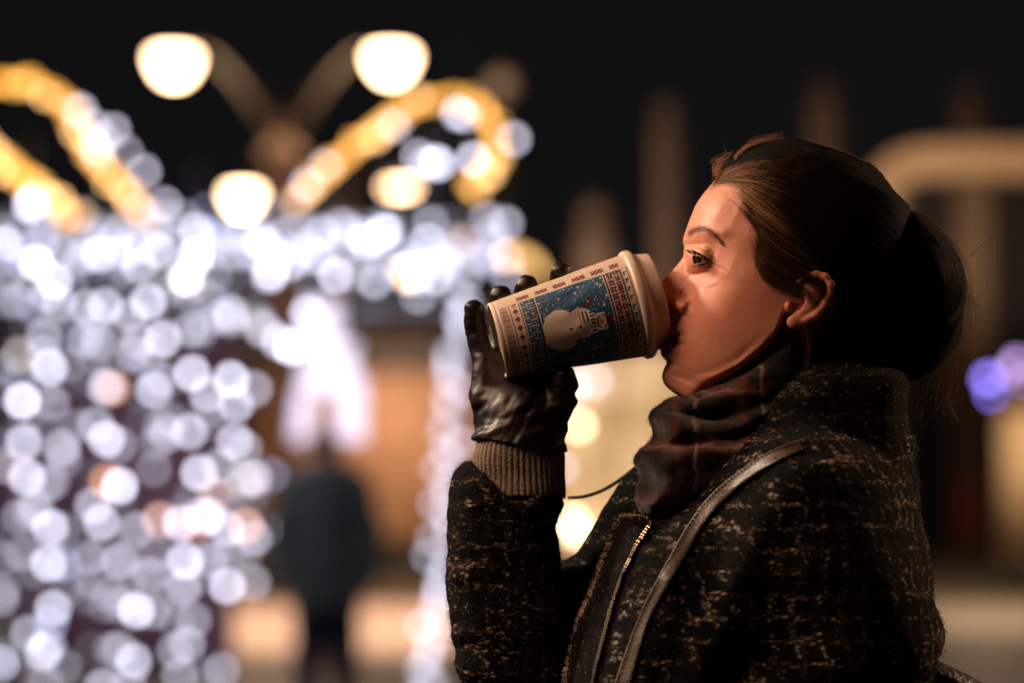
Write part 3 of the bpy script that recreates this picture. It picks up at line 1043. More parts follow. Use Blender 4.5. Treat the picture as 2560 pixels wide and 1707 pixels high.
def gauss(u0, v0, su, sv=None, rot=0.0):
    sv = su if sv is None else sv
    c, s = math.cos(rot), math.sin(rot)
    a = (U - u0) * c + (Vv - v0) * s; b = -(U - u0) * s + (Vv - v0) * c
    return np.exp(-0.5 * ((a / su) ** 2 + (b / sv) ** 2))


def seg_gauss(p, q, s):
    dx, dy = q[0] - p[0], q[1] - p[1]
    t = np.clip(((U - p[0]) * dx + (Vv - p[1]) * dy) / (dx * dx + dy * dy), 0, 1)
    return np.exp(-0.5 * ((U - p[0] - t * dx) ** 2 + (Vv - p[1] - t * dy) ** 2) / s ** 2)


# jaw border: the face rolls under along it
jaw = np.array([(1660, 984), (1700, 985), (1731, 979), (1774, 962), (1829, 934), (1888, 888), (1918, 858), (1945, 790)])
ju = np.interp(U, jaw[:, 0], jaw[:, 1])
on = np.clip((U - 1690) / 60, 0, 1)
below = np.clip((Vv - ju + 22) / 62, 0, 1) * on
Wd *= 1 - 0.55 * below * below * (3 - 2 * below)
# alar wing and crease, nostril, lips, mouth corner
Wd += 7 * gauss(1690, 762, 13, 11)
Wd -= 7 * seg_gauss((1700, 738), (1716, 766), 5) + 5 * seg_gauss((1716, 766), (1706, 786), 5)
Wd -= 16 * gauss(1672, 772, 9, 5, 0.4)
Wd -= 3.5 * seg_gauss((1712, 790), (1725, 835), 9)
lipz = np.clip((1700 - U) / 30, 0, 1)
Wd -= 12 * seg_gauss((1664, 853), (1690, 843), 3.4) + 6 * gauss(1695, 841, 6)
Wd += 5 * seg_gauss((1655, 832), (1676, 837), 6) + 10 * seg_gauss((1653, 873), (1672, 864), 7.5)
Wd -= 7 * seg_gauss((1666, 903), (1682, 898), 8)
Wd += 3 * gauss(1700, 935, 34, 28)
# cheekbone, temple hollow, brow ridge, tear trough
Wd += 8 * gauss(1830, 705, 60, 34, 0.3) - 7 * gauss(1850, 560, 45, 40) - 3 * seg_gauss((1735, 690), (1785, 712), 10)
Wd += 6 * seg_gauss((1728, 592), (1790, 597), 11)
Wd = np.maximum(Wd, 0); Wd[:, 0] = 0; Wd[:, -1] = 0
# eyeball and lids
EYE = np.array(F2.at(1771, 645, -99)); ER = 33.0
re = np.sqrt((U - EYE[0]) ** 2 + (Vv - EYE[1]) ** 2)
RL = ER + 3.4
ws = np.where(re < RL, -EYE[2] + np.sqrt(np.maximum(RL ** 2 - re ** 2, 0)), -EYE[2] - (re - RL) * 3.0)
k_ = 7.0
h_ = np.maximum(k_ - np.abs(Wd - ws), 0) / k_
Wl = np.maximum(Wd, ws) + h_ * h_ * k_ * 0.25
eyezone = (re < 75) & (U > 1712)
Wd = np.where(eyezone, Wl, Wd)
f_ = lambda pts, d=-128: [F2.at(u, v, d)[:2] for u, v in pts]
# crease above the upper lid
cr = f_([(1734, 615), (1752, 618), (1772, 632), (1784, 649)])
for p, q in zip(cr[:-1], cr[1:]): Wd -= 2.6 * seg_gauss(p, q, 2.6)
lo_ = f_([(1740, 669), (1762, 672), (1780, 664)])
for p, q in zip(lo_[:-1], lo_[1:]): Wd -= 1.5 * seg_gauss(p, q, 3.0)
Wd = np.maximum(Wd, 0); Wd[:, 0] = 0; Wd[:, -1] = 0
open_poly = np.array(f_([(1724, 637), (1739, 637), (1750, 643), (1759, 649), (1767, 655), (1759, 657), (1749, 658), (1739, 658), (1724, 655)]))
def headw(u, v):
    """half-width of the head at (u, v)"""
    u = np.asarray(u, float); v = np.asarray(v, float)
    r = np.stack([u, v], -1) - NAS
    h_, b_ = r @ EU, r @ EB
    i = np.interp(h_, hh, np.arange(NR))
    i0 = np.clip(np.floor(i).astype(int), 0, NR - 2); fi = i - i0
    out = 0
    for s_, wt in ((i0, 1 - fi), (i0 + 1, fi)):
        t = np.clip(b_ - bb_[s_], 0, Lrow[s_] * 0.999)
        x = np.sqrt(t / Lrow[s_]) * (NC - 1)
        j = np.clip(np.floor(x).astype(int), 0, NC - 2); fj = x - j
        out = out + wt * (Wtab[s_, j] * (1 - fj) + Wtab[s_, j + 1] * fj)
    return out


Wtab = Wd
# even out the cheek beside nose and mouth on a regular grid
gu, gv = np.meshgrid(np.arange(1640, 2000, 2.0), np.arange(660, 1000, 2.0), indexing='ij')
gw = headw(gu, gv)
gs = soften(soften(gw, 7.0, 7.0), 5.0, 5.0)
ui = np.clip((U - 1640) / 2, 0, gs.shape[0] - 1.001); vi = np.clip((Vv - 660) / 2, 0, gs.shape[1] - 1.001)
u0, v0 = ui.astype(int), vi.astype(int); fu, fv = ui - u0, vi - v0
sm = gs[u0, v0] * (1 - fu) * (1 - fv) + gs[u0 + 1, v0] * fu * (1 - fv) + gs[u0, v0 + 1] * (1 - fu) * fv + gs[u0 + 1, v0 + 1] * fu * fv
bound = np.interp(Vv, [690, 730, 775, 800, 830, 850, 900, 930], [1800, 1745, 1722, 1700, 1704, 1712, 1706, 1706])
mk = np.clip((U - bound) / 26, 0, 1) * np.clip((Vv - 690) / 40, 0, 1) * np.clip((965 - Vv) / 30, 0, 1) * np.clip((1900 - U) / 60, 0, 1) * np.clip((ju - 18 - Vv) / 24, 0, 1)
mk = mk * mk * (3 - 2 * mk)
Wd = Wd * (1 - mk) + sm * mk
Wtab = Wd




# mesh of both sides, sharing the seam
idL = np.arange(NR * NC).reshape(NR, NC)
idR = idL + NR * NC
idR[:, 0] = idL[:, 0]; idR[:, -1] = idL[:, -1]
VL = np.stack([U, Vv, -Wd], -1).reshape(-1, 3); VR = np.stack([U, Vv, Wd], -1).reshape(-1, 3)
Vh = np.vstack([VL, VR])
q1 = np.stack([idL[:-1, :-1], idL[:-1, 1:], idL[1:, 1:], idL[1:, :-1]], -1).reshape(-1, 4)
q2 = np.stack([idR[:-1, :-1], idR[1:, :-1], idR[1:, 1:], idR[:-1, 1:]], -1).reshape(-1, 4)
Qh = np.vstack([q1, q2])
cen = Vh[Qh].mean(1)
# the eyelids part over the eyeball
inside = (polydist(cen[:, 0], cen[:, 1], open_poly) > 0) & (np.abs(cen[:, 2]) > 92)
Qf = Qh[~inside]
# pigment: lips and brow, painted by position on the face
col = np.ones((len(Vh), 4), np.float32)
lip = np.maximum(polydist(Vh[:, 0], Vh[:, 1], [(1640, 822), (1660, 826), (1679, 833), (1694, 842), (1664, 853), (1640, 850)]),
                 polydist(Vh[:, 0], Vh[:, 1], [(1640, 862), (1668, 851), (1694, 843), (1688, 862), (1672, 884), (1652, 893), (1640, 892)]))
lipm = np.clip(lip / 7 + 0.4, 0, 1)
cheek = np.exp(-0.5 * (((Vh[:, 0] - 1800) / 70) ** 2 + ((Vh[:, 1] - 770) / 55) ** 2))
col[:, 0] = lipm; col[:, 1] = cheek; col[:, 2] = 0


def quad_mesh(name, V, Q):
    used = np.unique(Q)
    mp = -np.ones(len(V), int); mp[used] = np.arange(len(used))
    W = F2.world(V[used]); Q = mp[Q]
    me = bpy.data.meshes.new(name)
    me.from_pydata(W.tolist(), [], Q.tolist())
    me.polygons.foreach_set('use_smooth', [True] * len(me.polygons))
    me.update()
    return me, used


def skin_mat():
    m, nt, bs = node_mat('skin')
    at = nt.nodes.new('ShaderNodeAttribute'); at.attribute_name = 'pigment'
    sp = nt.nodes.new('ShaderNodeSeparateColor')
    nt.links.new(at.outputs['Color'], sp.inputs['Color'])
    tc = nt.nodes.new('ShaderNodeTexCoord')
    nz = nt.nodes.new('ShaderNodeTexNoise'); nz.inputs['Scale'].default_value = 90; nz.inputs['Detail'].default_value = 6; nz.inputs['Roughness'].default_value = 0.65
    nt.links.new(tc.outputs['Object'], nz.inputs['Vector'])
    rp = nt.nodes.new('ShaderNodeValToRGB')
    rp.color_ramp.elements[0].position = 0.35; rp.color_ramp.elements[0].color = (0.57, 0.235, 0.145, 1)
    rp.color_ramp.elements[1].position = 0.62; rp.color_ramp.elements[1].color = (0.64, 0.285, 0.18, 1)
    nt.links.new(nz.outputs['Fac'], rp.inputs['Fac'])

    n3 = nt.nodes.new('ShaderNodeTexNoise'); n3.inputs['Scale'].default_value = 34; n3.inputs['Detail'].default_value = 3
    nt.links.new(tc.outputs['Object'], n3.inputs['Vector'])
    r3 = nt.nodes.new('ShaderNodeMapRange'); r3.inputs['From Min'].default_value = 0.45; r3.inputs['From Max'].default_value = 0.7
    nt.links.new(n3.outputs['Fac'], r3.inputs['Value'])
    vf = nt.nodes.new('ShaderNodeTexVoronoi'); vf.inputs['Scale'].default_value = 170
    nt.links.new(tc.outputs['Object'], vf.inputs['Vector'])
    rf = nt.nodes.new('ShaderNodeMapRange'); rf.inputs['From Min'].default_value = 0.22; rf.inputs['From Max'].default_value = 0.08
    nt.links.new(vf.outputs['Distance'], rf.inputs['Value'])

    def mix(fac, a, colour, k):
        mx = nt.nodes.new('ShaderNodeMix'); mx.data_type = 'RGBA'
        ml = nt.nodes.new('ShaderNodeMath'); ml.operation = 'MULTIPLY'; ml.inputs[1].default_value = k
        nt.links.new(fac, ml.inputs[0]); nt.links.new(ml.outputs[0], mx.inputs['Factor'])
        nt.links.new(a, mx.inputs['A']); mx.inputs['B'].default_value = (*colour, 1)
        return mx.outputs['Result']
    c = mix(sp.outputs['Green'], rp.outputs['Color'], (0.64, 0.215, 0.13), 0.5)
    c = mix(r3.outputs['Result'], c, (0.55, 0.19, 0.13), 0.28)
    c = mix(rf.outputs['Result'], c, (0.34, 0.13, 0.07), 0.30)
    c = mix(sp.outputs['Red'], c, (0.42, 0.09, 0.08), 0.85)
    nt.links.new(c, bs.inputs['Base Color'])
    bp = nt.nodes.new('ShaderNodeBump'); bp.inputs['Strength'].default_value = 0.14; bp.inputs['Distance'].default_value = 0.0012
    n2 = nt.nodes.new('ShaderNodeTexNoise'); n2.inputs['Scale'].default_value = 900; n2.inputs['Detail'].default_value = 4
    nt.links.new(tc.outputs['Object'], n2.inputs['Vector'])
    nt.links.new(n2.outputs['Fac'], bp.inputs['Height']); nt.links.new(bp.outputs['Normal'], bs.inputs['Normal'])
    rr = nt.nodes.new('ShaderNodeMapRange'); rr.inputs['To Min'].default_value = 0.36; rr.inputs['To Max'].default_value = 0.66
    nt.links.new(n2.outputs['Fac'], rr.inputs['Value']); nt.links.new(rr.outputs['Result'], bs.inputs['Roughness'])
    setin(bs, Subsurface_Weight=0.3, Subsurface_Scale=0.006, Subsurface_Radius=(1.0, 0.35, 0.2))
    bs.inputs['Specular IOR Level'].default_value = 0.4
    return m


M_skin = skin_mat()
me, used = quad_mesh('body', Vh, Qf)
ca = me.color_attributes.new('pigment', 'FLOAT_COLOR', 'POINT')
ca.data.foreach_set('color', col[used].ravel())
body = link('body', me, M_skin, person)

# ---- eyes
M_white = plain('eye_white', (0.20, 0.165, 0.145), 0.12, 0.06, 200)
M_iris = plain('iris', (0.010, 0.009, 0.008), 0.06, 0.5, 900)
gz = np.array([-0.92, -0.20, -0.30]); gz /= np.linalg.norm(gz)      # gaze: ahead, a little up and out
for sgn in (1, -1):
    V, F, mi = [], [], []
    gw = Vector((gz[0], gz[2] * sgn, -gz[1]))
    e = F2.world((EYE[0], EYE[1], EYE[2] * sgn)); r = ER * F2.s
    prof_e = []
    for j in range(25):
        a = math.pi * j / 24
        rr = r * (1 + 0.06 * math.exp(-(a / 0.42) ** 4))
        prof_e.append((max(rr * math.sin(a), 1e-5), rr * math.cos(a)))
    eb = MB().lathe(prof_e, e, 32, axis=gw)
    o = eb.build('eye', [M_white, M_iris], person, True)
    o.data.polygons.foreach_set('material_index', [1 if (i // 32) < 6 else 0 for i in range(24 * 32)] + [1, 0])

# ---- ears
M_ear = M_skin


def ear_f(sgn):
    A = lambda u, v, d: tuple(np.array(F2.at(u, v, d)))
    w0 = 205.0
    D_ = lambda o: -(w0 + o)
    hel = [(1985, 735, 8, 7), (1990, 712, 16, 8), (2012, 695, 26, 8.5), (2040, 688, 36, 9), (2064, 693, 42, 9), (2077, 712, 44, 9),
           (2075, 738, 40, 9), (2060, 766, 34, 9), (2040, 788, 27, 10), (2015, 802, 21, 12)]
    hel = [A(u, v, D_(o)) + (r,) for u, v, o, r in hel]
    anti = [A(u, v, D_(o)) + (r,) for u, v, o, r in [(2020, 716, 22, 7), (2043, 722, 29, 8), (2046, 745, 27, 8.5), (2028, 771, 22, 8.5), (2002, 788, 18, 8)]]
    back = [A(u, v, D_(o)) + (r,) for u, v, o, r in [(2010, 720, 4, 20), (2035, 730, 14, 20), (2025, 762, 10, 20), (2000, 780, 4, 18)]]

    def f(X, Y, Z):
        if sgn < 0: Z = -Z
        r = chain(X, Y, Z, back, 16)
        r = smin(r, chain(X, Y, Z, hel, 6), 7)
        r = smin(r, chain(X, Y, Z, anti, 6), 7)
        r = smin(r, ell(X, Y, Z, A(1986, 806, D_(14)), (19, 17, 11)), 12)          # lobe
        r = smin(r, ell(X, Y, Z, A(1970, 768, D_(10)), (10, 14, 14)), 8)            # tragus
        r = np.maximum(r, -ell(X, Y, Z, A(1996, 757, D_(16)), (17, 19, 18)))        # concha
        return r
    return f


for sgn in (1, -1):
    c = F2.at(2018, 752, -215)
    lo = (c[0] - 75, c[1] - 85, -275 if sgn > 0 else 165); hi = (c[0] + 85, c[1] + 85, -165 if sgn > 0 else 275)
    o, V, Q = solid('ear', ear_f(sgn), lo, hi, 2.5, M_ear, body, it=2)
    ca = o.data.color_attributes.new('pigment', 'FLOAT_COLOR', 'POINT')
    ca.data.foreach_set('color', np.tile(np.array([0.12, 0.6, 0, 1], np.float32), (len(V), 1)).ravel())
# ---- hair: a cap that follows the skull, a bun, and strands over both
M_hairbase = plain('hair_mass', (0.0035, 0.0026, 0.0024), 0.85, 0.35, 60, bump=0.1, bscale=160, Specular_IOR_Level=0.08)
M_hair = hair_mat('hair_strand', (0.009, 0.0045, 0.003), 0.5, 0.08)
M_hairlt = hair_mat('hair_strand_lit', (0.42, 0.22, 0.10), 0.45, 0.35)  # golden light on the front hair, put into the strand colour
hl = [(1781, 452), (1797, 447), (1843, 455), (1868, 493), (1877, 553), (1903, 577), (1912, 602), (1898, 632), (1896, 676), (1906, 704), (1924, 728),
      (1965, 712), (1990, 700), (2062, 690), (2082, 715), (2070, 760), (2036, 797), (2016, 838), (2010, 900)]
hlw = []
for u, v in hl:
    d = 0.0
    for _ in range(4):
        p = F2.at(u, v, d); d = -float(headw(p[0], p[1]))
    hlw.append(F2.at(u, v, d)[:2])
region = np.array(hlw + [(2100, 1000), (2500, 1000), (2500, 300), (1700, 250), (1700, 400), (1770, 452)])
rd = polydist(Vh[:, 0], Vh[:, 1], region)
cq = rd[Qh].min(1) > 26.0
Nh = vnormals(Vh, Qh)
if (Nh[:NR * NC, 2][np.argmax(Wd.ravel())]) > 0: Nh = -Nh
off = 0.6 + 7.0 * np.clip((rd - 26) / 60, 0, 1)
ridge = vnoise(Vh, (60, 5, 9))
Vcap = Vh + Nh * (off + 1.4 * ridge * np.clip(rd / 40, 0, 1))[:, None]
me, used = quad_mesh('hair', Vcap, Qh[cq])
hair = link('hair', me, M_hairbase, person)

bun_poly = smooth_poly([(2235, 540), (2264, 528), (2287, 530), (2320, 549), (2355, 584), (2381, 623), (2402, 667), (2411, 712), (2412, 756), (2405, 806), (2394, 849),
                        (2368, 892), (2337, 923), (2303, 941), (2262, 948), (2190, 930), (2140, 850), (2130, 740), (2170, 620)], 90)


def bun_disp(V):
    a = np.arctan2(V[:, 1] - 745, V[:, 0] - 2255); r = np.hypot(V[:, 1] - 745, V[:, 0] - 2255)
    return 2.5 * np.sin(a * 5 + r * 0.05 + V[:, 2] * 0.03)


o, Vb, Qb = solid('bun', lambda X, Y, Z: inflate(X, Y, Z, bun_poly, 165, 130), (2110, 505, -185), (2435, 975, 190), 5, M_hairbase, hair, disp=bun_disp, it=3)

G = [[(1797, 440), (1846, 390), (1945, 364), (2090, 400), (2195, 462), (2262, 548)],
     [(1815, 448), (1870, 418), (1980, 416), (2100, 478), (2200, 560), (2262, 640)],
     [(1846, 455), (1890, 476), (1965, 536), (2055, 606), (2150, 688), (2262, 770)],
     [(1866, 490), (1905, 526), (1975, 575), (2045, 636), (2110, 724), (2230, 856)],
     [(1878, 552), (1912, 580), (1965, 622), (2030, 668), (2090, 730), (2200, 890)],
     [(1903, 586), (1925, 630), (1965, 664), (2020, 688), (2084, 724), (2180, 900)],
     [(1897, 640), (1915, 676), (1950, 690), (2010, 694), (2086, 726), (2160, 905)],
     [(1892, 672), (1906, 708), (1930, 728), (1962, 738), (1990, 742), (2012, 744)]]
NP = 15
Gs = np.array([spline(g_, NP) for g_ in G])


def sweep(n, a0, a1, spread, lift, start=0.0, cut=(0.5, 1.0), ahead=13):
    out = []
    for _ in range(n):
        a = rng.uniform(a0, a1); i = min(int(a), len(G) - 2); f = a - i
        c = Gs[i] * (1 - f) + Gs[i + 1] * f
        c = c + (c[0] - c[1]) / np.linalg.norm(c[0] - c[1]) * abs(rng.normal(0, ahead)) * np.linspace(1, 0, NP)[:, None]
        s0 = rng.uniform(0, start); s1 = min(1.0, s0 + rng.uniform(*cut))
        t = np.linspace(s0, s1, NP) * (NP - 1)
        c = np.stack([np.interp(t, np.arange(NP), c[:, k]) for k in (0, 1)], 1)
        wob = rng.normal(0, spread, 2)[None] * np.linspace(0.3, 1, NP)[:, None] + rng.normal(0, spread * 0.5, 2) * np.sin(np.linspace(0, rng.uniform(2, 5), NP))[:, None]
        c = c + wob
        d = np.zeros(NP)
        for _k in range(3):
            f_ = 1 + d * F2.s / 2.0
            u = 1280 + (c[:, 0] - 1280) * f_; v = HOR + (c[:, 1] - HOR) * f_
            d = -headw(u, v)
        bulge = 0.8 + 9 * np.clip(np.linspace(s0, s1, NP) / 0.25, 0, 1) + abs(rng.normal(0, lift)) * np.clip(np.linspace(s0, s1, NP) / 0.1, 0.2, 1)
        out.append(np.stack([u, v, d - bulge], 1))
    return out


M_hairmid = hair_mat('hair_strand_brown', (0.055, 0.026, 0.014), 0.5, 0.15)  # middle tone: light falling off behind the hairline, done in colour
st = sweep(6000, 0.0, 5.9, 4, 2.0, 0.5, (0.35, 1.0))
strands('hair_strands', st, rng.uniform(0.25, 0.5, len(st)), M_hair, hair)
md = sweep(2600, 0.0, 4.2, 4, 2.0, 0.06, (0.10, 0.42)) + sweep(1500, 3.8, 5.95, 5, 2.0, 0.06, (0.10, 0.4)) + sweep(900, 5.5, 6.95, 7, 4.0, 0.2, (0.25, 0.75))
strands('front_hair', md, rng.uniform(0.16, 0.34, len(md)), M_hairmid, hair)
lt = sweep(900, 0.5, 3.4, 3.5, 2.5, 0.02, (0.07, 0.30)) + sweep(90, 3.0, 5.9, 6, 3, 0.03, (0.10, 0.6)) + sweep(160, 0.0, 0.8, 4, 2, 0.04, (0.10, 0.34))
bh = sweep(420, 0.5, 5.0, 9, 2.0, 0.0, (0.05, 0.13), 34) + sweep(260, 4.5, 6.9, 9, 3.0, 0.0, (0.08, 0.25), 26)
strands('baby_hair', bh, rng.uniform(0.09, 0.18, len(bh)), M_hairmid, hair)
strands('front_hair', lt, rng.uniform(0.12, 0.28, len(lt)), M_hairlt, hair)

# strands wound round the bun
bs_ = []
for _ in range(900):
    th = rng.uniform(0, 2 * math.pi); rr = rng.uniform(15, 118)
    a = th + np.linspace(0, rng.uniform(0.5, 1.3), NP)
    u = 2262 + rr * np.cos(a) * 1.08; v = 742 + rr * 1.5 * np.sin(a)
    dd = polydist(u, v, bun_poly)
    z = 165 * np.sqrt(np.clip(1 - (np.clip(130 - dd, 0, 130) / 130) ** 2, 0, 1)) + 3
    if dd.min() < 2: continue
    bs_.append(np.stack([u, v, -z], 1))
strands('bun_strands', bs_, rng.uniform(0.3, 0.5, len(bs_)), M_hair, hair)

M_loose = hair_mat('loose_strand', (0.42, 0.22, 0.10), 0.4, 0.3)  # backlight on the loose hairs put into a paler strand colour
# loose hairs: above the forehead, round the bun, before the ear
fly = []


def fly_add(ctrl, n, jit, dj, base=0.0):
    for _ in range(n):
        c = np.array(ctrl, float)
        j = rng.normal(0, 1, c.shape) * np.linspace(0.35, 1, len(c))[:, None] * jit + rng.normal(0, jit * 0.35, 2)
        c = spline(c + j, NP)
        c += np.stack([np.sin(np.linspace(0, rng.uniform(2, 9), NP) + rng.uniform(0, 6)), np.cos(np.linspace(0, rng.uniform(2, 9), NP))], 1) * rng.uniform(0, 3)
        d = base + rng.normal(0, dj) * np.linspace(0.6, 1.2, NP)
        fly.append(np.stack([c[:, 0], c[:, 1], d], 1))


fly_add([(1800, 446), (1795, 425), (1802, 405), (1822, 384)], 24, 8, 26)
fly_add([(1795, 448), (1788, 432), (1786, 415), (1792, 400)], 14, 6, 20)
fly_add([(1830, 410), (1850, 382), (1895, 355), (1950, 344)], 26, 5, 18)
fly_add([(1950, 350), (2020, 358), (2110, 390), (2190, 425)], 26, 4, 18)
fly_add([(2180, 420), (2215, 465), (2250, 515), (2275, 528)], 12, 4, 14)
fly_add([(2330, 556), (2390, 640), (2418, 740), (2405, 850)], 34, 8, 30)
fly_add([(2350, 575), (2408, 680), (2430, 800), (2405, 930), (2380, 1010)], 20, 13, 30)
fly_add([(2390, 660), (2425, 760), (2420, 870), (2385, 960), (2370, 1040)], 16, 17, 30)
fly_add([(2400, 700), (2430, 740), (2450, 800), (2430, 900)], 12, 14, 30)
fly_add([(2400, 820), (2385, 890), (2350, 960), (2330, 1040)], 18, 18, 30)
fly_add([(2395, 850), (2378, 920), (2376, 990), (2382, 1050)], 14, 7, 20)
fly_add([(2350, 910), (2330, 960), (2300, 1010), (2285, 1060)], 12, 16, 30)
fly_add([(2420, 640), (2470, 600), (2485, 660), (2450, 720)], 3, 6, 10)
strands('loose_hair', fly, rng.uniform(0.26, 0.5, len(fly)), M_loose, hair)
fly = []
fly_add([(1915, 690), (1945, 745), (1972, 785), (1990, 820)], 4, 9, 6, -222)
fly_add([(1950, 705), (1985, 760), (2000, 810), (2006, 850)], 4, 9, 6, -238)
fly_add([(2000, 800), (2018, 850), (2012, 920), (1990, 990)], 8, 6, 8, -240)
fly_add([(2010, 800), (2022, 860), (2018, 930), (2010, 980)], 6, 5, 8, -242)
fly_add([(1935, 640), (1985, 676), (2035, 704), (2080, 752)], 170, 11, 5, -250)
fly_add([(1915, 660), (1955, 700), (2000, 722), (2040, 760)], 90, 10, 5, -246)
fl2 = []
for c in fly:
    p = np.array([F2.at(u, v, d) for u, v, d in c]); fl2.append(p)
strands('loose_hair', fl2, rng.uniform(0.2, 0.4, len(fl2)), M_hairmid, hair)

# brows and lashes
M_brow = hair_mat('brow_hair', (0.15, 0.07, 0.04))
br = []
bc = spline([(1718, 588), (1733, 578), (1755, 574), (1778, 582), (1795, 597), (1808, 613)], 60)
for _ in range(620):
    t = rng.uniform(0, 1); i = min(int(t * 58), 58)
    p = bc[i] + rng.normal(0, 1, 2) * (5.6 - 3.2 * t) * 0.95
    tg = bc[i + 1] - bc[i]; tg /= np.linalg.norm(tg)
    nrm = np.array([tg[1], -tg[0]])
    dr = tg * 0.9 + nrm * rng.uniform(-0.15, 0.55) * (1 - t)
    L = rng.uniform(7, 14)
    pts = []
    for s_ in np.linspace(0, 1, 5):
        u, v = p + dr * L * s_
        d = 0.0
        for _k in range(3):
            q = F2.at(u, v, d); d = -float(headw(max(q[0], 1714), q[1]))
        q = F2.at(u, v, d)
        pts.append((q[0], q[1], d - 0.8 - 1.2 * s_))
    br.append(pts)
strands('eyebrow', br, rng.uniform(0.12, 0.22, len(br)), M_brow, body)
M_lash = hair_mat('lash_hair', (0.006, 0.005, 0.005), 0.5)
la = []
up = np.array(f_([(1730, 632), (1739, 634), (1750, 640), (1760, 648), (1772, 658)]))
lw = np.array(f_([(1738, 662), (1749, 662), (1760, 660), (1769, 658)]))
for cv, n, sg in ((up, 120, -1), (lw, 40, 1)):
    c = spline(cv, 30)
    for _ in range(n):
        i = rng.integers(0, 30); p = c[i]
        r2 = max(RL ** 2 - (p[0] - EYE[0]) ** 2 - (p[1] - EYE[1]) ** 2, 0)
        d0 = EYE[2] - math.sqrt(r2) - 0.5
        t = i / 29
        L = rng.uniform(10, 17) * (1 if sg < 0 else 0.6)
        dr = np.array([-0.95 + 0.8 * t, sg * (0.15 + 0.1 * t), -0.35 - 0.6 * t]); dr /= np.linalg.norm(dr)
        pts = [(p[0] + dr[0] * L * s_, p[1] + dr[1] * L * s_ + sg * 7 * s_ * s_ * (1 if sg < 0 else .3), d0 + dr[2] * L * s_) for s_ in np.linspace(0, 1, 6)]
        la.append(pts)
    # lid margin: a dark line of lash roots
    for _ in range(26):
        i = rng.integers(0, 24); seg = c[i:i + 6] + rng.normal(0, 0.8, 2)
        r2 = np.maximum(RL ** 2 - ((seg - EYE[:2]) ** 2).sum(1), 0)
        la.append(np.column_stack([seg, EYE[2] - np.sqrt(r2) - 0.6]))
strands('eyelash', la, np.full(len(la), 0.55), M_lash, body)
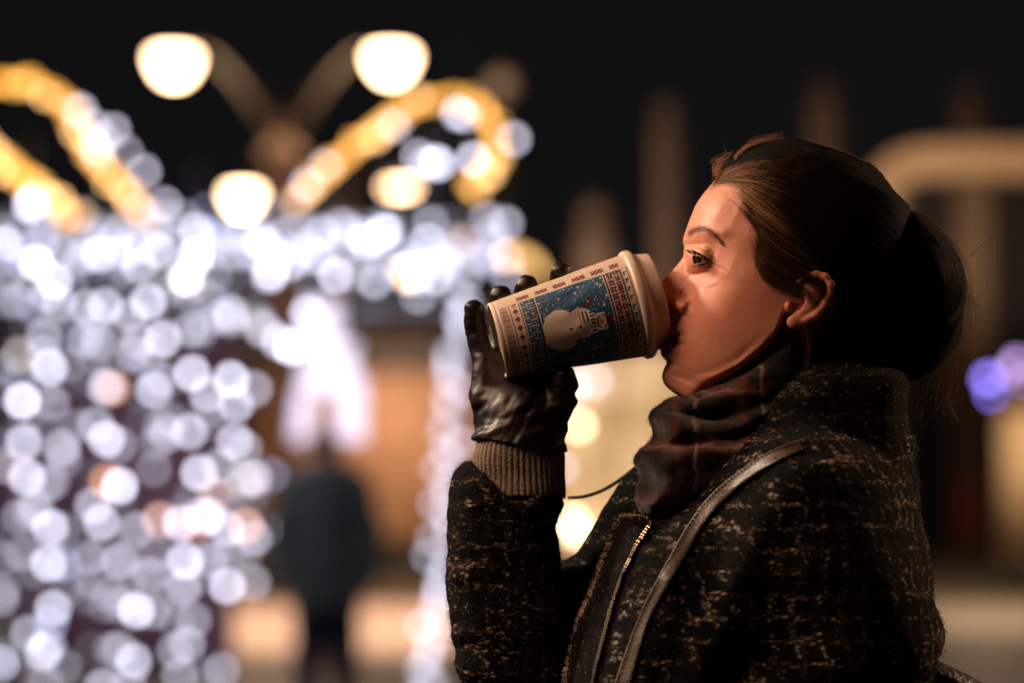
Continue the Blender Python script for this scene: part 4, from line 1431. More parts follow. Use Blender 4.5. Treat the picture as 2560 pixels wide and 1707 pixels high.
# ================================================================== clothes
def tweed_mat():
    m, nt, bs = node_mat('tweed')
    at = nt.nodes.new('ShaderNodeAttribute'); at.attribute_name = 'px'      # hundreds of photo pixels
    N = nt.nodes.new

    def math_(op, a, b=None, c=None):
        n = N('ShaderNodeMath'); n.operation = op
        for i, x in enumerate((a, b, c)):
            if x is None: continue
            if isinstance(x, (int, float)): n.inputs[i].default_value = x
            else: nt.links.new(x, n.inputs[i])
        return n.outputs[0]
    wn = N('ShaderNodeTexNoise'); wn.inputs['Scale'].default_value = 1.6; wn.inputs['Detail'].default_value = 2
    nt.links.new(at.outputs['Vector'], wn.inputs['Vector'])
    mv = N('ShaderNodeVectorMath'); mv.operation = 'MULTIPLY_ADD'
    nt.links.new(wn.outputs['Color'], mv.inputs[0]); mv.inputs[1].default_value = (0.35, 0.35, 0.35)
    nt.links.new(at.outputs['Vector'], mv.inputs[2])
    vec = mv.outputs[0]
    sp = N('ShaderNodeSeparateXYZ'); nt.links.new(vec, sp.inputs[0])
    # yarn knots
    st = N('ShaderNodeVectorMath'); st.operation = 'MULTIPLY'; st.inputs[1].default_value = (0.72, 1.35, 0.72)
    nt.links.new(vec, st.inputs[0])
    vo = N('ShaderNodeTexVoronoi'); vo.inputs['Scale'].default_value = 9.0
    nt.links.new(st.outputs[0], vo.inputs['Vector'])
    spc = N('ShaderNodeSeparateColor'); nt.links.new(vo.outputs['Color'], spc.inputs['Color'])
    # loose plaid: rows and columns where pale yarn comes up
    su = math_('SINE', math_('MULTIPLY', math_('ADD', sp.outputs['X'], math_('MULTIPLY', sp.outputs['Z'], 0.7)), 13.5))
    sv = math_('SINE', math_('MULTIPLY', sp.outputs['Y'], 12.0))
    plaid = math_('MAXIMUM', su, sv)
    both = math_('ADD', math_('MULTIPLY', plaid, 0.50), math_('MULTIPLY', spc.outputs['Red'], 0.66))
    pn = N('ShaderNodeTexNoise'); pn.inputs['Scale'].default_value = 0.9; pn.inputs['Detail'].default_value = 3
    nt.links.new(at.outputs['Vector'], pn.inputs['Vector'])
    both = math_('ADD', both, math_('MULTIPLY', math_('SUBTRACT', pn.outputs['Fac'], 0.5), 1.7))
    fl = N('ShaderNodeMapRange'); fl.inputs['From Min'].default_value = 0.72; fl.inputs['From Max'].default_value = 1.08
    nt.links.new(both, fl.inputs['Value'])
    dot = N('ShaderNodeMapRange'); dot.inputs['From Min'].default_value = 0.72; dot.inputs['From Max'].default_value = 0.22
    fine = N('ShaderNodeTexNoise'); fine.inputs['Scale'].default_value = 30; fine.inputs['Detail'].default_value = 3
    nt.links.new(at.outputs['Vector'], fine.inputs['Vector'])
    nt.links.new(math_('ADD', vo.outputs['Distance'], math_('MULTIPLY', math_('SUBTRACT', fine.outputs['Fac'], 0.5), 0.7)), dot.inputs['Value'])
    msk = math_('MULTIPLY', fl.outputs['Result'], dot.outputs['Result'])
    fa = N('ShaderNodeAttribute'); fa.attribute_name = 'facing_and_shade'
    msk = math_('MULTIPLY', msk, math_('SUBTRACT', 1.0, math_('MULTIPLY', fa.outputs['Fac'], 0.93)))
    mx = N('ShaderNodeMix'); mx.data_type = 'RGBA'
    mb = N('ShaderNodeMix'); mb.data_type = 'RGBA'
    mb.inputs['A'].default_value = (0.004, 0.0036, 0.004, 1); mb.inputs['B'].default_value = (0.012, 0.0088, 0.0068, 1)
    pr = N('ShaderNodeMapRange'); pr.inputs['From Min'].default_value = 0.3; pr.inputs['From Max'].default_value = 1.0; pr.inputs['To Max'].default_value = 0.8
    nt.links.new(math_('MULTIPLY', plaid, math_('ADD', pn.outputs['Fac'], 0.4)), pr.inputs['Value'])
    fa0 = N('ShaderNodeAttribute'); fa0.attribute_name = 'facing_and_shade'
    nt.links.new(math_('MULTIPLY', pr.outputs['Result'], math_('SUBTRACT', 1.0, fa0.outputs['Fac'])), mb.inputs['Factor'])
    nt.links.new(mb.outputs['Result'], mx.inputs['A'])
    rp = N('ShaderNodeValToRGB')
    rp.color_ramp.elements[0].color = (0.12, 0.088, 0.064, 1); rp.color_ramp.elements[1].color = (0.38, 0.30, 0.225, 1)
    nt.links.new(spc.outputs['Green'], rp.inputs['Fac'])
    nt.links.new(rp.outputs['Color'], mx.inputs['B'])
    nt.links.new(msk, mx.inputs['Factor'])
    nt.links.new(mx.outputs['Result'], bs.inputs['Base Color'])
    bp = N('ShaderNodeBump'); bp.inputs['Strength'].default_value = 0.7; bp.inputs['Distance'].default_value = 0.002
    hgt = math_('ADD', math_('MULTIPLY', msk, 0.8), fine.outputs['Fac'])
    nt.links.new(hgt, bp.inputs['Height']); nt.links.new(bp.outputs['Normal'], bs.inputs['Normal'])
    setin(bs, Roughness=0.95)
    bs.inputs['Specular IOR Level'].default_value = 0.1
    return m


M_tweed = tweed_mat()
torso_poly = smooth_poly([(1640, 1284), (1590, 1282), (1551, 1283), (1534, 1298), (1519, 1346), (1494, 1414), (1468, 1486), (1445, 1529), (1421, 1589), (1411, 1640), (1402, 1740),
                          (1400, 2000), (1800, 2050), (2330, 2000), (2318, 1700), (2316, 1500), (2308, 1373), (2287, 1320), (2281, 1260), (2267, 1209),
                          (2254, 1146), (2240, 1100), (2000, 1080), (1850, 1110), (1730, 1190)], 140)
collar_poly = smooth_poly([(1725, 1240), (1770, 1140), (1830, 1050), (1905, 965), (1960, 905), (2020, 880), (2130, 880), (2225, 900), (2262, 945), (2256, 1000),
                           (2260, 1070), (2276, 1100), (2277, 1132), (2256, 1150), (2250, 1300), (1950, 1380), (1780, 1330)], 110)


def coat_f(X, Y, Z):
    r = inflate(X, Y, Z, torso_poly, 420, 290, -40)
    r = smin(r, inflate(X, Y, Z, collar_poly, 262, 105, -10), 50)
    a = F2.at(2010, 1265, -300); b = F2.at(2195, 1600, -330); c = F2.at(1820, 1860, -440)
    r = smin(r, cap(X, Y, Z, a, b, 175, 138), 70)
    r = smin(r, cap(X, Y, Z, b, c, 135, 112), 30)
    e = F2.at(2262, 1575, -250)
    r = smin(r, ell(X, Y, Z, e, (88, 75, 90)), 40)
    return r


def folds(V):
    dsl = (V[:, 0] * 0.8 - V[:, 1] * 0.6)
    n = 11 * vnoise(V, (150, 70, 150)) + 7 * vnoise(np.stack([dsl, V[:, 1] * 0.25, V[:, 2] * 0.4], 1), 60, 3.3) + 2.2 * vnoise(V, 14, 9.1)
    # the arm pulls folds out of the armhole
    s = np.exp(-0.5 * ((V[:, 0] - 1760 + 0.35 * (V[:, 1] - 1400)) / 90) ** 2) * np.clip((V[:, 1] - 1150) / 200, 0, 1)
    n += s * 14 * np.sin((V[:, 0] + 0.42 * V[:, 1]) / 26.0)
    return n


coat, Vc, Qc = solid('coat', coat_f, (1340, 850, -620), (2480, 1960, 420), 9, M_tweed, person, disp=folds, it=2)

# the plain black facing between the coat's edge and the zip, and painted shade on the collar
_w = F2.world(Vc); _k = F2.D0 / _w[:, 1]
_pu, _pv = _w[:, 0] * _k / F2.s + 1280, HOR - (_w[:, 2] - CAM_Z) * _k / F2.s
_fd = polydist(_pu, _pv, [(1528, 1300), (1560, 1286), (1640, 1290), (1648, 1320), (1600, 1400), (1582, 1450), (1552, 1530), (1534, 1593), (1512, 1690), (1500, 1760),
                          (1420, 1760), (1424, 1640), (1434, 1589), (1457, 1529), (1480, 1486), (1506, 1414), (1530, 1346)])
_at = coat.data.attributes.new('facing_and_shade', 'FLOAT', 'POINT')
_cd = polydist(_pu, _pv, [(1880, 1010), (1990, 860), (2300, 880), (2300, 1060), (2060, 1075), (1950, 1090)])  # collar area: shade painted in by thinning the pale flecks
_fv = np.maximum(np.clip(_fd / 8 + 0.5, 0, 1), 0.72 * np.clip(_cd / 50 + 0.5, 0, 1))
_at.data.foreach_set('value', _fv.astype(np.float32))

from mathutils.bvhtree import BVHTree


def bvh(V, Q): return BVHTree.FromPolygons([tuple(v) for v in V], [tuple(q) for q in Q])


coat_me_V = np.array([tuple(v.co) for v in coat.data.vertices])
_bv = BVHTree.FromPolygons([tuple(v) for v in coat_me_V], [tuple(p.vertices) for p in coat.data.polygons])
CAMP = Vector((0, 0, CAM_Z))


def on_coat(u, v, out=0.0, bv=None):
    """point of the coat that the photo shows at (u, v), lifted by `out` metres, with its normal"""
    d = (P(u, v, 2.0) - CAMP).normalized()
    hit = (bv or _bv).ray_cast(CAMP, d)
    if hit[0] is None: return None, None
    n = hit[1] if hit[1].dot(d) < 0 else -hit[1]
    return hit[0] + n * out, n


# below the picture: the coat's skirt, trousers and boots she stands in
solid('coat_skirt', lambda X, Y, Z: np.maximum(cap(X, Y, (Z + 20) * 0.86, (1850, 1900, 0), (1845, 2920, 0), 425, 500), np.maximum(1880 - Y, Y - 3050)),
      (1300, 1850, -700), (2400, 3120, 660), 24, M_tweed, coat, disp=lambda V: 14 * vnoise(V, (120, 400, 120)))
solid('trousers', lambda X, Y, Z: np.minimum(chain(X, Y, Z, [(1850, 2600, -150, 200), (1840, 4400, -160, 150), (1835, 5250, -165, 130)]),
                                             chain(X, Y, Z, [(1850, 2600, 150, 200), (1860, 4400, 160, 150), (1865, 5250, 165, 130)])),
      (1580, 2400, -420), (2120, 5460, 420), 24, plain('dark_trousers', (0.012, 0.012, 0.015), 0.8, 0.2, 8), person)
for _z in (-165, 165):
    solid('boot', lambda X, Y, Z: np.maximum(smin(cap(X, Y, Z, (1850, 5100, _z), (1850, 5420, _z), 140, 125), cap(X, Y, Z, (1850, 5470, _z), (1560, 5480, _z), 115, 90), 60), Y - 5528),
          (1400, 4900, _z - 200), (2050, 5560, _z + 200), 20, plain('boot_leather', (0.02, 0.015, 0.012), 0.5, 0.2, 8), person)

# far side of the coat: right upper arm and lapel behind
far_poly = smooth_poly([(1390, 1412), (1438, 1397), (1462, 1363), (1485, 1329), (1511, 1278), (1545, 1223), (1590, 1172), (1660, 1160), (1700, 1300),
                        (1600, 1700), (1500, 1900), (1150, 1900), (1160, 1720), (1280, 1560)], 100)
solid('coat_side', lambda X, Y, Z: inflate(X, Y, Z, far_poly, 120, 95, 150), (1120, 1120, 10), (1740, 1960, 300), 9, M_tweed, coat,
      disp=lambda V: 7 * vnoise(V, 60) + 2.0 * vnoise(V, 13, 4.4))
# right sleeve
sl_poly = smooth_poly([(1166, 1150), (1134, 1180), (1122, 1231), (1116, 1295), (1116, 1380), (1114, 1465), (1119, 1550), (1130, 1623), (1152, 1710), (1200, 1860),
                       (1420, 1860), (1450, 1640), (1420, 1480), (1399, 1400), (1396, 1346), (1389, 1321), (1400, 1295), (1409, 1225), (1404, 1190), (1300, 1165)], 110)


def sl_disp(V):
    return 6 * vnoise(V, (90, 45, 90)) + 5 * vnoise(np.stack([V[:, 0] * .5 + V[:, 1], V[:, 0] * .2, V[:, 2] * .3], 1), 38, 2.2) + 2.2 * vnoise(V, 13, 7.7)


def sl_f(X, Y, Z):
    r = inflate(X, Y, Z, sl_poly, 122, 128, 15)
    return np.maximum(r, -cap(X, Y, Z, (1296, 1090, 10), (1298, 1215, 10), 105, 108))


sleeve, Vs, Qs = solid('sleeve', sl_f, (1080, 1110, -140), (1490, 1900, 180), 7, M_tweed, coat, disp=sl_disp)

# ribbed knit cuff
M_knit = plain('ribbed_knit', (0.20, 0.15, 0.105), 0.9, 0.2, 120, bump=0.4, bscale=500)
V, F = [], []
NA, NV = 420, 40
for j in range(NV + 1):
    t = j / NV
    cu, cv = 1297 + 2 * t, 1080 + 165 * t
    ru = 99 + 16 * math.sin(math.pi * 0.5 * min(t * 1.7, 1)) - 4 * t
    for i in range(NA):
        a = 2 * math.pi * i / NA
        rib = 3.4 * (abs(math.sin(a * 26)) ** 0.7) + 1.5 * math.sin(a * 3 + t * 6) + 2.0 * math.sin(t * 9 + a)
        V.append((cu + (ru + rib) * math.cos(a) - 8 * math.sin(a * 2) * t, cv + 10 * math.sin(a) + 14 * math.cos(a) * (1 - t), 10 + (80 + 12 * min(t * 1.7, 1) + rib) * math.sin(a)))
F = [(j * NA + i, j * NA + (i + 1) % NA, (j + 1) * NA + (i + 1) % NA, (j + 1) * NA + i) for j in range(NV) for i in range(NA)]
link('knit_cuff', mesh_np('knit_cuff', F2.world(V), F), M_knit, person)

# ---- scarf
def plaid_mat():
    m, nt, bs = node_mat('plaid_wool')
    N = nt.nodes.new
    at = N('ShaderNodeAttribute'); at.attribute_name = 'px'
    sp = N('ShaderNodeSeparateXYZ')
    nz = N('ShaderNodeTexNoise'); nz.inputs['Scale'].default_value = 2.0
    nt.links.new(at.outputs['Vector'], nz.inputs['Vector'])
    mv = N('ShaderNodeVectorMath'); mv.operation = 'MULTIPLY_ADD'
    nt.links.new(nz.outputs['Color'], mv.inputs[0]); mv.inputs[1].default_value = (0.35, 0.35, 0.35); nt.links.new(at.outputs['Vector'], mv.inputs[2])
    nt.links.new(mv.outputs[0], sp.inputs[0])

    def ramp(sock, k, ph, els):
        ml = N('ShaderNodeMath'); ml.operation = 'MULTIPLY_ADD'; ml.inputs[1].default_value = k; ml.inputs[2].default_value = ph
        nt.links.new(sock, ml.inputs[0])
        fr = N('ShaderNodeMath'); fr.operation = 'FRACT'; nt.links.new(ml.outputs[0], fr.inputs[0])
        rp = N('ShaderNodeValToRGB'); rp.color_ramp.interpolation = 'LINEAR'
        while len(rp.color_ramp.elements) < len(els): rp.color_ramp.elements.new(0.5)
        for e, (p_, c_) in zip(rp.color_ramp.elements, els): e.position = p_; e.color = (*c_, 1)
        nt.links.new(fr.outputs[0], rp.inputs['Fac'])
        return rp.outputs['Color']
    dk, br_, rd_, cm = (0.003, 0.0028, 0.003), (0.034, 0.024, 0.02), (0.13, 0.028, 0.022), (0.30, 0.18, 0.12)
    a = ramp(sp.outputs['X'], 0.62, 0.12, [(0, dk), (0.36, dk), (0.42, br_), (0.56, br_), (0.62, rd_), (0.72, dk), (0.86, dk), (0.9, cm), (0.96, dk)])
    b = ramp(sp.outputs['Y'], 0.75, 0.30, [(0, dk), (0.25, dk), (0.32, br_), (0.5, br_), (0.56, dk), (0.74, rd_), (0.8, cm), (0.86, rd_), (0.92, dk)])
    mx = N('ShaderNodeMix'); mx.data_type = 'RGBA'; mx.inputs['Factor'].default_value = 0.5
    nt.links.new(a, mx.inputs['A']); nt.links.new(b, mx.inputs['B'])
    nt.links.new(mx.outputs['Result'], bs.inputs['Base Color'])
    n2 = N('ShaderNodeTexNoise'); n2.inputs['Scale'].default_value = 30; n2.inputs['Detail'].default_value = 3
    nt.links.new(at.outputs['Vector'], n2.inputs['Vector'])
    bp = N('ShaderNodeBump'); bp.inputs['Strength'].default_value = 0.5; bp.inputs['Distance'].default_value = 0.001
    nt.links.new(n2.outputs['Fac'], bp.inputs['Height']); nt.links.new(bp.outputs['Normal'], bs.inputs['Normal'])
    setin(bs, Roughness=0.95)
    bs.inputs['Specular IOR Level'].default_value = 0.1
    if 'Sheen Weight' in bs.inputs: bs.inputs['Sheen Weight'].default_value = 0.25
    return m


M_plaid = plaid_mat()
loops = [  # three folds of the scarf, upper to lower: outline, half-depth, rounding
    (smooth_poly([F2.at(u, v, -150)[:2] for u, v in [(1712, 984), (1680, 990), (1667, 1004), (1666, 1020), (1720, 1052), (1850, 1060), (1990, 980), (2020, 890), (1975, 822), (1935, 846),
                  (1902, 876), (1844, 922), (1788, 954), (1744, 975)]], 80), 200, 46, 0),
    (smooth_poly([(1662, 1014), (1634, 1026), (1627, 1050), (1634, 1084), (1630, 1106), (1660, 1130), (1800, 1130), (1960, 1050), (2000, 960), (1900, 985), (1780, 1028)], 80), 228, 56, 0),
    (smooth_poly([(1640, 1096), (1598, 1122), (1589, 1148), (1598, 1188), (1586, 1228), (1596, 1268), (1630, 1290), (1720, 1290), (1900, 1180), (1960, 1060), (1800, 1070)], 80), 250, 66, 0)]


def scarf_f(X, Y, Z):
    r = None
    for pl, W, R, dc in loops:
        c = inflate(X, Y, Z, pl, W, R, dc)
        r = c if r is None else smin(r, c, 10)
    return r


def scarf_d(V):
    dsl = V[:, 1] + 0.45 * V[:, 0]
    return np.clip((V[:, 1] - 960) / 80, 0.15, 1) * 7 * vnoise(np.stack([V[:, 0] * .3, dsl, V[:, 2] * .3], 1), 34) + 4 * vnoise(V, 40, 5.5) + 1.0 * vnoise(V, 9, 1.5)


scarf, Vsc, Qsc = solid('scarf', scarf_f, (1560, 815, -280), (2040, 1320, 280), 6, M_plaid, person, disp=scarf_d)
# the scarf's end hanging inside the open coat
tail_poly = smooth_poly([(1415, 1600), (1398, 1632), (1380, 1690), (1372, 1780), (1430, 1780), (1440, 1650)], 40)
solid('scarf', lambda X, Y, Z: inflate(X, Y, Z, tail_poly, 40, 26, -20), (1340, 1580, -90), (1460, 1800, 50), 5, M_plaid, scarf, disp=lambda V: 3 * vnoise(V, 22))

# ---- wool fuzz standing off the coat, and loose pale yarn on it
M_fz = hair_mat('dark_wool_fibre', (0.02, 0.014, 0.011), 0.7)
M_fzl = hair_mat('pale_wool_fibre', (0.44, 0.33, 0.24), 0.7)


def fuzz(Vx, Qx, n, lo, hi, side=-1):
    N_ = vnormals(Vx, Qx)
    if (N_[np.argmin(Vx[:, 2])][2]) > 0: N_ = -N_
    ok = np.where(N_[:, 2] < 0.35)[0]
    out = []
    for i in rng.choice(ok, n):
        p = Vx[i] + rng.normal(0, 3, 3); nr = N_[i]
        t = rng.normal(0, 1, 3); t -= nr * t.dot(nr); t /= np.linalg.norm(t) + 1e-9
        L = rng.uniform(lo, hi); s = np.linspace(0, 1, 5)[:, None]
        cv = rng.normal(0, 0.5)
        out.append(p - nr * 2 + (nr * (0.5 + 0.3 * cv) + t) * L * s + np.cross(nr, t) * cv * L * s * s + nr * L * 0.25 * np.sin(s * 3))
    return np.array(out)


for nm, (Vx, Qx), par, n1, n2 in (('coat_fuzz', (Vc, Qc), coat, 9000, 1500), ('sleeve_fuzz', (Vs, Qs), sleeve, 3500, 600)):
    a = fuzz(Vx, Qx, n1, 6, 16)
    tag(strands(nm, a, np.full(len(a), 0.35), M_fz, par), kind='stuff')
    a = fuzz(Vx, Qx, n2, 5, 12)
    tag(strands(nm, a, np.full(len(a), 0.4), M_fzl, par), kind='stuff')
a = fuzz(Vsc, Qsc, 3500, 5, 12)
tag(strands('scarf_fuzz', a, np.full(len(a), 0.28), hair_mat('scarf_fibre', (0.04, 0.028, 0.022), 0.7), scarf), kind='stuff')

# ---- drawstring of the far collar
MB().tube([Vector(F2.world((u, v, d))) for u, v, d in spline([(1424, 1247, 190), (1465, 1243, 185), (1510, 1228, 175), (1552, 1203, 160), (1600, 1165, 140)], 24)], 0.0016, 8).build('drawstring', plain('cord', (0.02, 0.015, 0.012), 0.8), coat, True)

# ---- lapel piping of pale yarn, zip teeth
M_brass = plain('zip_brass', (0.34, 0.23, 0.12), 0.42, 0.1, 50, metal=1.0)
M_tape = plain('zip_tape', (0.006, 0.006, 0.007), 0.8, 0.2, 50)
zl = spline([(1626, 1314), (1604, 1352), (1582, 1398), (1564, 1435), (1547, 1484), (1532, 1529), (1515, 1593), (1503, 1640), (1494, 1678), (1486, 1730)], 62)
tp, tz = [], MB()
for i, (u, v) in enumerate(zl):
    p, n = on_coat(u, v, 0.0016)
    if p is None: continue
    tp.append(p)
    tg = (P(*zl[min(i + 1, 61)], 2.0) - P(*zl[max(i - 1, 0)], 2.0)).normalized()
    side = n.cross(tg).normalized()
    q = p + n * 0.0008
    hw, hl_, th = 0.0019, 0.0008, 0.0011
    up_ = side.cross(tg).normalized()
    corners = [q + side * (a * hw) + tg * (b * hl_) + n * (c * th) for c in (0, 1) for b in (-1, 1) for a in (-1, 1)]
    tz.add(corners, [(0, 2, 3, 1), (4, 5, 7, 6), (0, 1, 5, 4), (2, 6, 7, 3), (0, 4, 6, 2), (1, 3, 7, 5)])
zp = MB().tube(tp, 0.0022, 8).build('zip', M_tape, coat, True)
tz.build('zip_teeth', M_brass, zp)
ed = spline([(1620, 1288), (1560, 1286), (1538, 1300), (1522, 1346), (1498, 1414), (1472, 1486), (1449, 1529), (1426, 1589), (1416, 1640), (1408, 1710)], 160)
pip = []
for u, v in ed:
    for _ in range(rng.integers(0, 4) * (1 + int(v > 1400)) + (14 if rng.random() < 0.16 else 0)):
        p, n = on_coat(u + rng.normal(3, 3.2), v + rng.normal(0, 3), 0.0005)
        if p is None: continue
        L = rng.uniform(3, 8)
        th = rng.normal(1.3, 0.7)
        q = np.array([p.x / F2.s + 1280, HOR - (p.z - CAM_Z) / F2.s, (p.y - 2) / F2.s])
        dr = np.array([-math.cos(th), math.sin(th), -0.5]) * L
        s = np.linspace(0, 1, 5)[:, None]
        pip.append(q + dr * s + np.array([0, 0, -4.0]) * np.sin(s * 3))
strands('lapel_trim', pip, rng.uniform(0.5, 1.1, len(pip)), M_fzl, coat)
# ---- the gloved right hand: palm, four fingers and a thumb in one skin of leather
def glove_f(X, Y, Z):
    C = lambda pts, k=8: chain(X, Y, Z, pts, k)
    r = None
    met = [((1222, 1070, 22, 34), (1212, 985, 30, 37), (1214, 905, 45, 33)),
           ((1262, 1075, 22, 42), (1258, 985, 38, 42), (1254, 905, 80, 34)),
           ((1305, 1075, 22, 46), (1308, 985, 42, 44), (1312, 905, 92, 34)),
           ((1350, 1075, 20, 44), (1362, 985, 36, 42), (1370, 905, 92, 32))]
    for m in met:
        c = C(m, 14)
        r = c if r is None else smin(r, c, 30)
    th = C([(1380, 1050, -2, 42), (1400, 1000, -14, 40), (1408, 965, -26, 34), (1410, 940, -36, 27)], 10)
    r = smin(r, th, 26)
    pinky = C([(1212, 905, 48, 31), (1197, 858, 58, 28), (1186, 812, 56, 27), (1184, 773, 44, 25.5)], 6)
    ring = C([(1252, 905, 80, 32), (1248, 850, 116, 31), (1249, 790, 124, 31), (1250, 752, 108, 30), (1252, 735, 88, 28)], 6)
    mid = C([(1312, 905, 92, 33), (1314, 840, 136, 32), (1316, 770, 140, 32), (1317, 720, 120, 31), (1318, 708, 100, 29)], 6)
    ind = C([(1370, 905, 92, 32), (1382, 830, 146, 31), (1396, 745, 148, 31), (1403, 690, 128, 29), (1405, 672, 108, 27)], 6)
    for f in (pinky, ring, mid, ind): r = smin(r, f, 7)
    # wrist of the glove, opening over the knit cuff
    wr = cap(X, Y, (Z - 12) * 1.16, (1303, 1050, 0), (1298, 1118, 0), 100, 121)
    r = smin(r, wr, 26)
    r = np.maximum(r, (Y - 1112) + (X - 1300) * -0.14)
    hollow = cap(X, Y, (Z - 12) * 1.16, (1301, 1085, 0), (1297, 1140, 0), 98, 116)
    r = np.maximum(r, -hollow)
    return r


def glove_d(V):
    n = 1.2 * vnoise(V, 17, 3.1)
    low = np.clip((V[:, 1] - 880) / 120, 0, 1)
    # slack leather: soft transverse rolls at the wrist, diagonal pulls over the palm
    n += low * 6.5 * vnoise(np.stack([V[:, 0] * .28 + V[:, 1] * .25, V[:, 1] * 1.0 + V[:, 0] * .35, V[:, 2] * .3], 1), 21, 8.2)
    n += low * 2.6 * vnoise(np.stack([V[:, 0] + .5 * V[:, 1], V[:, 1] * .3, V[:, 2] * .6], 1), 15, 1.7)
    # creases across the finger joints
    n += (1 - low) * 1.6 * vnoise(np.stack([V[:, 0] * .2, V[:, 1], V[:, 2] * .2], 1), 9, 6.4)
    return n


M_leather = plain('glove_leather', (0.011, 0.0048, 0.0038), 0.40, 0.3, 60, bump=0.07, bscale=600, Specular_IOR_Level=0.32)
glove, Vg, Qg = solid('glove', glove_f, (1120, 640, -170), (1480, 1150, 210), 3.5, M_leather, person, disp=glove_d, it=2)
# ================================================================== paper cup
AX0 = np.array(F2.at(1244, 851, -14.0)); AX1 = np.array(F2.at(1600, 760, 16.0))
axd = AX1 - AX0; LEN = np.linalg.norm(axd); axd /= LEN
axw = Vector((axd[0], axd[2], -axd[1])).normalized()
c0 = Vector(F2.world(AX0)); sx = F2.s
cup = empty('paper_cup', c0)
tag(cup, 'takeaway paper cup with a knitted winter pattern, snowman and plain lid', 'cup')
e1 = (Vector((0, 0, 1)) - axw * axw.z).normalized()          # up across the axis
e2 = axw.cross(e1).normalized()
if e2.y > 0: e2 = -e2                                         # towards the camera
LW = 357.0
rad = lambda a: 93 + (129 - 93) * a / LW
SNOW = (0.74, 0.62, 0.52)
CREAM, BLUE_, RED_, DARK, ORG = (0.60, 0.46, 0.35), (0.006, 0.075, 0.16), (0.11, 0.012, 0.018), (0.02, 0.017, 0.022), (0.75, 0.16, 0.05)
CS = 2.3     # knit stitch, pixels
random.seed(11)
stars = {}
for _ in range(360):
    stars[(random.randint(46, 122), random.randint(-40, 90))] = 1
cross = [(random.randint(48, 120), random.randint(-38, 86)) for _ in range(44)]
for x, y in cross:
    for dx, dy in ((0, 0), (1, 0), (-1, 0), (0, 1), (0, -1)): stars[(x + dx, y + dy)] = 1


def flower(a, s, mid, ca, cb):
    """two staggered columns of four-petalled knit flowers"""
    k = 0 if a < mid else 1
    dx = a - (mid - 8.2 if k == 0 else mid + 8.2)
    dy = (s + (0 if k == 0 else 8.6)) % 17.2 - 8.6
    ax_, ay_ = abs(dx), abs(dy)
    if abs(ax_ - ay_) < 5.0 and 1.1 < max(ax_, ay_) < 7.9: return ca
    if ax_ < 1.3 and ay_ > 7.2: return cb
    if ay_ < 1.3 and 6.5 < ax_ < 8.4: return cb
    return CREAM


def stitch(a, s):
    """colour of the sleeve at a along the axis, s round it (pixels, s>0 downwards on the camera side)"""
    i, j = int(a / CS), int(math.floor(s / CS))
    if s < -92:                                      # seam strip on the upper side: cream with wine-red sprigs
        k = (i * 7 + (i // 9) * 5) % 23
        return RED_ if (-118 < s < -100 and 60 < a < 330 and (i // 7) % 3 != 0 and (i + j) % 5 != 0) else CREAM
    if a < 12: return CREAM
    if a < 34: return RED_ if (j % 2 == 0 and a > 15) else CREAM
    if 38 < a < 41.5: return BLUE_
    if 44 < a < 62:
        y = s % 26 - 13; x = a - 53
        return RED_ if (abs(x) * 1.1 + abs(y) * 0.85 < 8.2) or (abs(y) > 11.6 and abs(x) < 2) else CREAM
    if 63 < a < 67 or 101 < a < 105 or 284.5 < a < 288.5 or 326 < a < 330: return DARK
    if 68.5 < a < 100:
        return flower(a, s, 84.2, BLUE_, RED_)
    if 108 < a < 282:
        sx_, sy = a - 0, s
        # snowman lying along the cup, head towards the lid
        def inel(ca, cs, ra, rs): return ((a - ca) / ra) ** 2 + ((s - cs) / rs) ** 2 < 1
        if 262 < a < 279 and abs(s - 21) < (15 if a < 268 else 9 if a < 274 else 4): return RED_
        if 236 < a <= 262 and abs(s - 21) < 21:
            if abs(a - 250) < 4.2 and abs(s - 22) < 5.5: return ORG
            if abs(a - 256.5) < 2.9 and (abs(s - 9) < 2.9 or abs(s - 34) < 2.9): return DARK
            if abs(a - 241) < 2.2 and abs(s - 22) < 11: return DARK
            if abs(a - 244) < 2.2 and 9 < abs(s - 22) < 14: return DARK
            return SNOW
        if 224 < a <= 236 and abs(s - 19) < 27: return DARK if (s % 9 < 4.5) else SNOW
        if 200 < a <= 224 and abs(s - 2) < 13 and a % 9 < 4.5: return DARK
        if inel(148, 20, 44, 53) or inel(200, 14, 36, 37):
            if abs(s - 22) < 3.4 and (abs(a - 172) < 3.4 or abs(a - 196) < 3.4): return DARK
            return SNOW
        if abs((a - 222) * 0.45 + (s + 24)) < 4.5 and 212 < a < 240: return RED_
        if abs(a - 238) < 5 and -42 < s < -30: return RED_
        return CREAM if (i, j) in stars else BLUE_
    if 290.5 < a < 325:
        return flower(a, s, 307.5, RED_, BLUE_)
    if 331 < a < 341:
        return BLUE_ if ((s % 20 < 11 and 332.5 < a < 337) or (s % 20 < 4.5 and a >= 337)) else CREAM
    if 343 < a < 345: return RED_
    if 347 < a < 359: return RED_ if j % 2 == 0 else CREAM
    return CREAM


